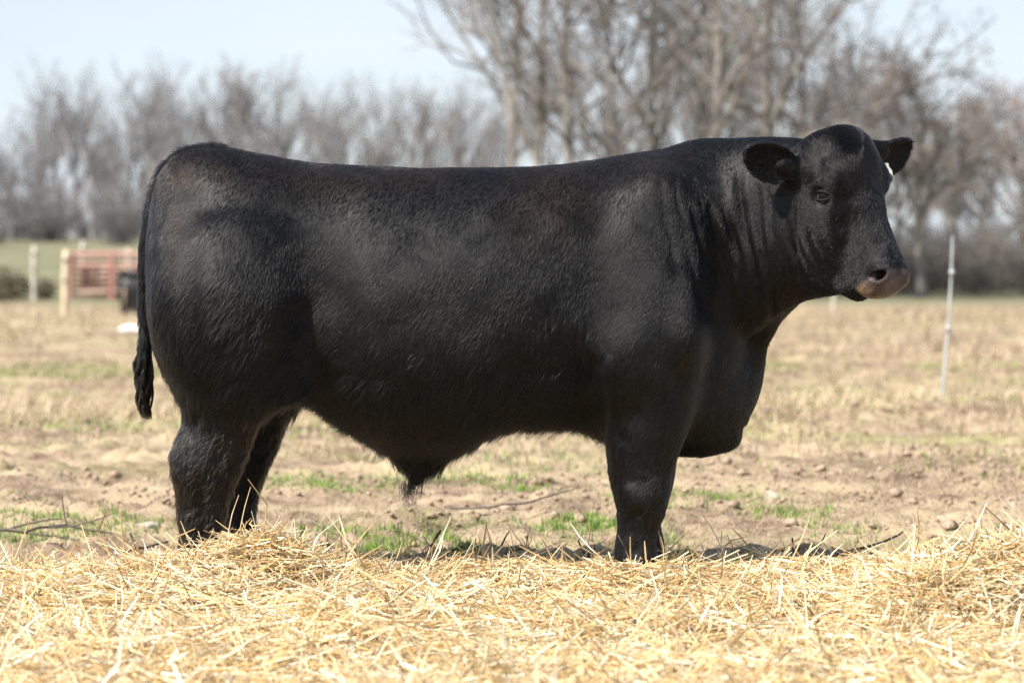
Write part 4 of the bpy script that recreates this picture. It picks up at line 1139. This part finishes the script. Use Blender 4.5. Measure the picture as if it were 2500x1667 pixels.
if WORLD_STUFF:
    posts = [post(85, 600, 733, .055, M_wood, 'pale grey round fence post standing alone by the dark shrubs'),
             post(161, 611, 776, .052, M_woody, 'yellowish round fence post at the corner of the red pen'),
             post(204, 588, 726, .055, M_wood, 'tall pale post rising in front of the red pen rails'),
             post(314, 606, 728, .052, M_wood, 'pale post standing directly behind the black feed bin'),
             post(2035, 690, 762, .035, M_wood, 'short pale stake far off below the chin of the bull', 0)]
    # slim white fibreglass post leaning near the bull
    d = CAMH * FPX / (982 - HORIZ); x = (2298 - 1250) * d / FPX; y = d - DIST; z0 = float(gz(x, y))
    root = empty('electric_fence_post', (x, y, z0)); tag(root, 'slim white leaning electric fence post in the field beyond the head', 'post')
    top = unproj(2326, 575, y); t = np.linspace(0, 1, 10)[:, None]
    P = t * (top - np.array([x, y, z0])) + np.array([0.012, 0, 0]) * np.sin(t * 3.1)
    P[0, 2] -= .05
    v, f = tubes(P[None], np.linspace(.011, .0065, 10)[None], 10)
    mesh_np('rod', v, f, M_fibre, root)
    for q in (.55, .8): box_mesh([(P[int(q * 9), 0], P[int(q * 9), 1] - .018, P[int(q * 9), 2], .03, .02, .04, 0)], 'clip', M_fibre, root)

    # red tubular pen
    yp = 41.0; d = DIST + yp
    def at(zx, zy, yy=yp):
        return unproj(zx / 5.226, 540 + zy / 5.226, yy)
    zg = float(gz(at(900, 900)[0], yp))
    def tube_part(name, a, b_, r, mat, parent, org):
        m = 6; t = np.linspace(0, 1, m)[:, None]
        P = np.array(a) + t * (np.array(b_) - np.array(a)) - org
        v, f = tubes(P[None], np.full((1, m), r), 8); return mesh_np(name, v, f, mat, parent)
    L_, R_ = at(890, 400)[0], at(2350, 400)[0]
    org = np.array([L_, yp, zg]); pen = empty('cattle_panel', tuple(org)); tag(pen, 'red tubular steel cattle panel with wide rails at the pen front', 'pen panel', 'red pen panels')
    for zy, r in ((418, .042), (565, .036)):
        z = at(900, zy)[2]; tube_part('rail', (L_, yp, z), (R_, yp, z), r, M_red, pen, org)
    z = at(900, 455)[2]; tube_part('rail', (L_, yp - .02, z), (R_, yp - .02, z), .012, M_wood, pen, org)
    for zx in (905, 1440, 1900, 2330):
        x = at(zx, 400)[0]; tube_part('upright', (x, yp - .05, zg - .02), (x, yp - .05, at(zx, 400)[2]), .035, M_red, pen, org)
    org = np.array([L_ - .02, yp + .1, zg]); pg = empty('cattle_panel', tuple(org)); tag(pg, 'red cattle panel of close stacked rails running back from the yellowish post', 'pen panel', 'red pen panels')
    for k_ in range(7):
        z = zg + .12 + k_ * .115
        a = (L_ + .02, yp + .12, z); b_ = (L_ + 1.02, yp + 3.2, z); tube_part('rail', a, b_, .030, M_red, pg, org)
    for q in (0.0, .5, 1.0):
        tube_part('upright', (L_ + .02 + q, yp + .12 + 3.08 * q, zg - .05), (L_ + .02 + q, yp + .12 + 3.08 * q, zg + .9), .032, M_red, pg, org)
    # timber feeder inside the pen
    yf = yp + 2.4; a = at(1010, 590, yf); c = at(1760, 960, yf)
    w_ = c[0] - a[0]; h_ = a[2] - c[2]; zf = float(gz(a[0], yf)); h_ = a[2] - zf
    fe = empty('hay_feeder', (a[0] + w_ / 2, yf, zf)); tag(fe, 'open timber hay feeder of weathered boards inside the red pen', 'feeder')
    nb = 5
    for k_ in range(nb):
        bh = h_ / nb; box_mesh([(0, .5, bh * (k_ + .5), w_, .03, bh * .93, 0)], 'back_board', M_tan, fe)
    for sx_ in (-1, 1): box_mesh([(sx_ * (w_ / 2 - .05), .2, h_ / 2, .10, .6, h_ * 1.02, 0)], 'side_post', M_brown, fe)
    box_mesh([(-w_ / 2 + .30, .05, h_ * .56, .16, .06, h_ * .80, 0)], 'centre_post', M_brown, fe)
    box_mesh([(0, .1, h_ * .16, w_ * .96, .5, h_ * .32, 0)], 'trough', M_tan, fe)
    # black feed bin
    yb = CAMH * FPX / (540 + 1180 / 5.226 - HORIZ) - DIST
    a = at(1490, 655, yb); c = at(1965, 1180, yb); zb = float(gz(a[0], yb)); w_ = c[0] - a[0]; h_ = a[2] - zb
    fb = empty('feed_bin', (a[0] + w_ / 2, yb + .25, zb)); tag(fb, 'black plastic upright feed bin standing before the red pen', 'bin')
    V = []
    for k_, (zz, sc) in enumerate(((-.02, .86), (h_ * .5, .95), (h_, 1.0), (h_, .92), (h_ * .4, .86))):
        for q in range(20):
            an = q * math.pi / 10; cx_, cy_ = math.cos(an), math.sin(an); e_ = (abs(cx_) ** 6 + abs(cy_) ** 6) ** (-1 / 6)
            V.append((cx_ * e_ * w_ / 2 * sc, cy_ * e_ * .25 * sc, zz))
    F_ = [[k_ * 20 + q, k_ * 20 + (q + 1) % 20, (k_ + 1) * 20 + (q + 1) % 20, (k_ + 1) * 20 + q] for k_ in range(4) for q in range(20)]
    mesh_np('tub', V, F_, M_blackp, fb, smooth=False)
    box_mesh([(-w_ * .29, -.245, h_ * .38, .03, .03, h_ * .5, .0)], 'slot_strip', M_tan, fb)  # tan strip added in place of the open slot in the bin
    box_mesh([(0, -.26, h_ * .97, w_ * .9, .03, .04, 0)], 'rim', M_blackp, fb)
    # salt block
    g = ground_hit(318, 809); z = float(gz(g[0], g[1]))
    sb = lump('salt_block', M_salt, (g[0] + .02, g[1], z + .03), (.15, .10, .055), seed=22); tag(sb, 'white worn salt lick block lying on the tan ground', 'salt block')

# ------------------------------------------------------------------ trees
def grow(seed, H, r0, lean=(0, 0), fork=.35, n1=9, spread=.75, levels=4, kids=(0, 8, 7, 6), tropism=.25, first=.3, limbs=None, twig_r=.006):
    rg = np.random.default_rng(seed)
    out = []
    m = 9; t = np.linspace(0, 1, m)
    base = np.zeros((1, 3))
    P = np.stack([lean[0] * t ** 1.4 * H + .012 * H * np.sin(t * 5 + seed), lean[1] * t ** 1.4 * H + .012 * H * np.cos(t * 4 + seed * 2), t * H * .88], -1)[None]
    R = (r0 * (1 - .80 * t ** .9))[None]; R[0, 0] *= 1.35
    out.append((0, P, R))
    cur = P; cr = R; ln = np.array([H])
    for lv in range(1, levels + 1):
        k = n1 if lv == 1 else kids[lv - 1]
        n_ = cur.shape[0]; tot = n_ * k
        lo_ = first if lv == 1 else .22
        tt = np.tile((np.arange(k) + .5) / k, n_) * (1 - lo_) + lo_ + rg.uniform(-.5, .5, tot) * (1 - lo_) / k
        tt = np.clip(tt, .05, .98)
        par = np.repeat(np.arange(n_), k)
        mm = cur.shape[1]; fi = tt * (mm - 1); i0 = np.minimum(fi.astype(int), mm - 2); fr = (fi - i0)[:, None]
        A = cur[par, i0]; B = cur[par, i0 + 1]
        st = A + (B - A) * fr; T = norm(B - A)
        rp_ = cr[par, i0] + (cr[par, i0 + 1] - cr[par, i0]) * fr[:, 0]
        rv = norm(rg.normal(0, 1, (tot, 3))); side = norm(rv - T * np.sum(rv * T, 1, keepdims=True))
        ang = rg.normal(spread if lv == 1 else spread * .95, .18, tot)
        d = norm(T * np.cos(ang)[:, None] + side * np.sin(ang)[:, None] + np.array([0, 0, tropism]) * .5)
        L = ln[par] * (rg.uniform(.38, .62, tot) if lv == 1 else rg.uniform(.32, .6, tot)) * (1.12 - .55 * tt)
        m = 7 if lv == 1 else (5 if lv == 2 else (4 if lv == 3 else 3))
        t = np.linspace(0, 1, m)
        bend = rg.normal(0, .16, (tot, 3)); wob = rg.normal(0, .05, (tot, 3))
        P = st[:, None] + d[:, None] * (L[:, None] * t)[..., None] + (bend * L[:, None])[:, None] * (t ** 2)[None, :, None] + (wob * L[:, None])[:, None] * np.sin(t * 6)[None, :, None]
        P[:, :, 2] += tropism * .35 * (L[:, None] * t ** 2)
        rs = np.maximum(np.minimum(rp_ * .72, L * .028 + .002), twig_r * .7)
        R = rs[:, None] * (1 - .72 * t)[None]; R = np.maximum(R, twig_r * .5)
        out.append((lv, P, R)); cur, cr, ln = P, R, L
    return out

def build_tree(name, data, mats, leaf=None, leaf_n=0, leaf_size=.05, seed=0):
    low = [(P, R) for lv, P, R in data if lv <= 1]; hi_ = [(P, R, lv) for lv, P, R in data if lv > 1]
    v, f = join_parts([tubes(P, R, 7) for P, R in low]); tr = mesh_np('trunk', v, f, mats[0], link=False)
    v, f = join_parts([tubes(P, R, 4 if lv == 2 else 3) for P, R, lv in hi_]); cr = mesh_np('crown', v, f, mats[1], link=False)
    lf = None
    if leaf_n:
        rg = np.random.default_rng(seed); tips = data[-1][1][:, -1]
        k = rg.choice(len(tips), leaf_n); c = tips[k] + rg.normal(0, .10, (leaf_n, 3))
        a = norm(rg.normal(0, 1, (leaf_n, 3))) * leaf_size; b_ = norm(np.cross(a, rg.normal(0, 1, (leaf_n, 3)))) * leaf_size * .55
        V = np.stack([c - a, c + b_, c + a, c - b_], 1).reshape(-1, 3); F_ = np.arange(len(V)).reshape(-1, 4)
        lf = mesh_np('leaves', V, F_, leaf, link=False)
    return tr, cr, lf

def place_tree(name, meshes, loc, rz, sc, label, cat='tree', group=None):
    o = empty(name, loc, rz); o.scale = (sc, sc, sc); tag(o, label, cat, group)
    obj_from('trunk', meshes[0], o); obj_from('crown', meshes[1], o)
    if meshes[2] is not None:
        q = obj_from('dead_leaves', meshes[2], o); q['kind'] = 'stuff'
    return o

if WORLD_STUFF:
    def spot(px, y):
        x = (px - 1250) * (DIST + y) / FPX
        return (x, y, float(terrain(np.array(x), np.array(y))) - .05)
    # the edge of the wood behind the bull: individual trees
    wood = [
        # px, y, height, trunk radius, lean x, first branch height fraction, n1, seed, leaf, label
        (1252, 39, 10, .105, -.01, .34, 11, 11, 0, 'pale trunked bare tree with long branches reaching over the back of the bull'),
        (1296, 46, 11, .12, .03, .30, 12, 12, 0, 'dark trunked bare tree standing just behind the pale trunked tree'),
        (1372, 44, 10, .115, .03, .26, 12, 13, 0, 'bare tree with a dark straight trunk above the middle of the back'),
        (1500, 43, 8.5, .11, .0, .20, 12, 14, 0, 'low forking bare tree splitting into a wide open crown'),
        (1612, 45, 10, .13, -.02, .24, 13, 15, 0, 'bare tree with a dark trunk above the withers'),
        (1700, 50, 11, .12, .05, .20, 13, 16, 1, 'slanting bare tree with a few brown leaves above the neck'),
        (1748, 41, 11, .12, .0, .30, 12, 17, 0, 'tall pale grey trunk rising behind the crest of the neck'),
        (1850, 42, 10, .17, .02, .24, 13, 18, 1, 'thick brown trunked tree above the near ear'),
        (1945, 50, 8.5, .13, .03, .18, 13, 19, 1, 'dense twiggy tree with clinging brown leaves over the poll'),
        (2085, 52, 6.9, .13, .0, .16, 13, 20, 1, 'bushy tree with brown leaf clumps behind the far ear'),
        (2243, 44, 4.7, .13, .02, .30, 13, 21, 1, 'short dark trunked tree right behind the muzzle'),
        (2402, 56, 4.9, .10, -.02, .22, 12, 22, 1, 'pale barked tree beyond the leaning white post'),
        (2330, 66, 5.6, .10, .02, .2, 12, 23, 1, 'small brownish tree between the dark trunk and the pale bark tree'),
        (2500, 52, 3.9, .09, .0, .2, 12, 24, 1, 'thin pale tree at the open end of the wood'),
    ]
    for px, y, H, r, lx, first, n1, sd, lf, lab in wood:
        dat = grow(sd, H, r, (lx, .0), n1=n1, first=first, spread=.80, kids=(0, 7, 6, 4), tropism=.18, twig_r=.0062)
        ms = build_tree('t', dat, (M_bark, M_twig), M_leaf if lf else None, 700 if lf else 0, .06, sd)
        place_tree('bare_tree', ms, spot(px, y), 0, 1.0, lab)
    # trees far behind, in two belts
    var = []
    for sd in range(4):
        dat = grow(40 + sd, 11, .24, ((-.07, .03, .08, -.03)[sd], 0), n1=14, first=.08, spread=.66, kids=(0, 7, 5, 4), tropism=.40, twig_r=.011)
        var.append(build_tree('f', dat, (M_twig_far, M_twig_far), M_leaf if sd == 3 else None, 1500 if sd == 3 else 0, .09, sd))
    far_list = []
    for k_, px in enumerate((-70, 30, 78, 196, 224, 310, 372, 428, 520, 566, 640, 704, 766)):
        Hs = (.72, .74, .85, 1.0, 1.06, .98, 1.08, 1.04, 1.02, 1.0, 1.04, 1.02, .95)[k_]
        far_list.append((px, 118 + 14 * ((k_ * 7) % 5) / 4, Hs, k_ % 3 if px != 640 else 3, 'slender bare grey tree in the far row across the pasture', 'trees in the far row across the pasture'))
    for k_, px in enumerate((800, 850, 905, 960, 1010, 1060, 1110, 1170, 1215, 1330, 1430, 1540, 1660)):
        Hs = (.80, .74, .78, .82, .80, .78, .84, .8, .82, .95, 1.0, 1.0, 1.0)[k_]
        far_list.append((px, 96 + 12 * ((k_ * 5) % 4) / 3, Hs, (3 if k_ % 3 == 1 else k_ % 3), 'small brownish bare tree in the distant belt above the back of the bull', 'trees in the distant belt'))
    for k_, px in enumerate((1760, 1880, 1990, 2060, 2130, 2190, 2260, 2330, 2420, 2490, 2560)):
        Hs = (1.0, 1.05, .92, .86, .80, .84, .78, .70, .62, .60, .66)[k_]
        far_list.append((px, 92 + 12 * ((k_ * 5) % 4) / 3, Hs, 3 if k_ % 2 else 1, 'hazy brown tree deep in the wood behind the head', 'trees deep in the wood'))
    for k_, px in enumerate((-42, 92, 148, 262, 344, 462, 548, 690)):
        far_list.append((px, 156 + 12 * ((k_ * 5) % 4) / 3, 1.0 + .10 * ((k_ * 7) % 3), (k_ + 1) % 3, 'faint grey tree standing behind the far row across the pasture', 'faint trees behind the far row'))
    for px, y, Hs, k_, lab, grp in far_list:
        if k_ == 3: lab, grp = lab.replace('bare tree', 'leaf-clad tree').replace('bare grey tree', 'brown leaf-clad tree').replace('hazy brown tree', 'hazy leaf-clad brown tree'), grp + ' keeping brown leaves'
        place_tree('bare_tree', var[k_], spot(px, y), (px * 1.7) % 6.28, Hs * (.72 if px < 780 else (.74 if px < 1260 else .86)), lab, 'tree', grp)
    # undergrowth along the wood's edge
    shr = []
    for sd in range(3):
        rg = np.random.default_rng(70 + sd); n_ = 70
        an = rg.uniform(0, 2 * np.pi, n_); L = rg.uniform(.9, 2.4, n_); t = np.linspace(0, 1, 6); ou = rg.uniform(.15, .75, n_)
        dv = np.stack([np.cos(an), np.sin(an), 0 * an], -1)
        P = (dv * rg.uniform(0, .5, n_)[:, None])[:, None] + dv[:, None] * (L[:, None] * ou[:, None] * t ** 1.5)[..., None] + np.array([0, 0, 1.0]) * (L[:, None] * t * (1 - .25 * ou[:, None] * t))[..., None]
        R = np.linspace(.016, .006, 6)[None] * rg.uniform(.6, 1.2, n_)[:, None]
        k = 14; par = np.repeat(np.arange(n_), k); tt = rg.integers(1, 5, n_ * k)
        st = P[par, tt]; d = norm(rg.normal(0, 1, (n_ * k, 3)) + np.array([0, 0, .5])); l2 = rg.uniform(.2, .7, n_ * k); t3 = np.linspace(0, 1, 3)
        P2 = st[:, None] + d[:, None] * (l2[:, None] * t3)[..., None]; R2 = np.tile(np.array([.007, .0055, .004]), (n_ * k, 1))
        v, f = tubes(P, R, 4); tr = mesh_np('stems', v, f, M_bark, link=False)
        v, f = tubes(P2, R2, 3); cr = mesh_np('twigs', v, f, M_twig, link=False)
        shr.append((tr, cr, None))
    def shrub(px, y, k_, sc, rz, lab, grp):
        o = empty('bare_shrub', spot(px, y), rz); o.scale = (sc, sc, sc); tag(o, lab, 'shrub', grp)
        obj_from('stems', shr[k_][0], o); obj_from('twigs', shr[k_][1], o)
    for k_, px in enumerate(np.arange(1290, 1790, 62)):
        shrub(px, 47 + (k_ * 5) % 4 * 2.2, k_ % 3, 1.0 + .25 * ((k_ * 3) % 3), k_ * 1.3, 'tangled bare bramble shrub above the back of the bull', 'bramble shrubs above the back')
    for k_, px in enumerate(np.arange(2050, 2560, 40)):
        shrub(px, 48 + (k_ * 5) % 4 * 2.6, k_ % 3, .85 + .2 * ((k_ * 3) % 3), k_ * 1.7, 'tangled bare bramble shrub along the foot of the wood behind the head', 'bramble shrubs at the foot of the wood')
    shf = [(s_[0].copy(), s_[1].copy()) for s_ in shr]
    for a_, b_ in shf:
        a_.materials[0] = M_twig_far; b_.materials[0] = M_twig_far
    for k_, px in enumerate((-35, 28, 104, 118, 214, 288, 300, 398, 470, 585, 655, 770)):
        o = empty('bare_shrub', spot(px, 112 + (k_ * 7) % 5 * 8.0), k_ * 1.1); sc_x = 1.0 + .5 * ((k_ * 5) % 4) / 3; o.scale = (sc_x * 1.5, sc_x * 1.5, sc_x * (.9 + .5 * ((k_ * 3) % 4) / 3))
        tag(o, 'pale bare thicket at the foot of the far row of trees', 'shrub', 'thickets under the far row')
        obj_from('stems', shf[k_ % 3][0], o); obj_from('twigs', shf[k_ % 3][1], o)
    # dark leafy shrubs
    rg = np.random.default_rng(5); n_ = 1100
    c = norm(rg.normal(0, 1, (n_, 3))) * (rg.uniform(.25, 1, n_) ** .5)[:, None] * np.array([.62, .55, .5]) * (1 + .25 * np.sin(rg.uniform(0, 6, n_)))[:, None] + np.array([0, 0, .5])
    c[:, 2] = np.maximum(c[:, 2], .02)
    a = norm(rg.normal(0, 1, (n_, 3))) * .05; b_ = norm(np.cross(a, rg.normal(0, 1, (n_, 3)))) * .03
    V = np.stack([c - a, c + b_, c + a, c - b_], 1).reshape(-1, 3)
    M_shr = noise_mat('olive_leaf', (.10, .085, .055), (.20, .165, .11), 2.0, .8)
    lv_dark = mesh_np('foliage', V, np.arange(len(V)).reshape(-1, 4), M_ever, link=False)
    lv_olive = mesh_np('foliage', V.copy(), np.arange(len(V)).reshape(-1, 4), M_shr, link=False)
    an = rg.uniform(0, 6.28, 9); t = np.linspace(0, 1, 4)
    P = np.stack([np.cos(an)[:, None] * .3 * t, np.sin(an)[:, None] * .3 * t, np.ones(9)[:, None] * .7 * t], -1)
    v, f = tubes(P, np.tile(np.linspace(.02, .006, 4), (9, 1)), 4); stm = mesh_np('stems', v, f, M_bark, link=False)
    for px, y, sc, me_, lab, grp in ((-5, 40, .72, lv_olive, 'dark olive shrub at the field edge beside the lone grey post', 'olive shrubs'), (38, 41.5, .62, lv_olive, 'dark olive shrub at the field edge beside the lone grey post', 'olive shrubs'),
                                     (108, 42, .5, lv_olive, 'low olive shrub between the grey post and the yellowish post', None)):
        o = empty('leafy_shrub', spot(px, y), px * .1); o.scale = (sc, sc, sc); tag(o, lab, 'shrub', grp)
        obj_from('foliage', me_, o); obj_from('stems', stm, o)
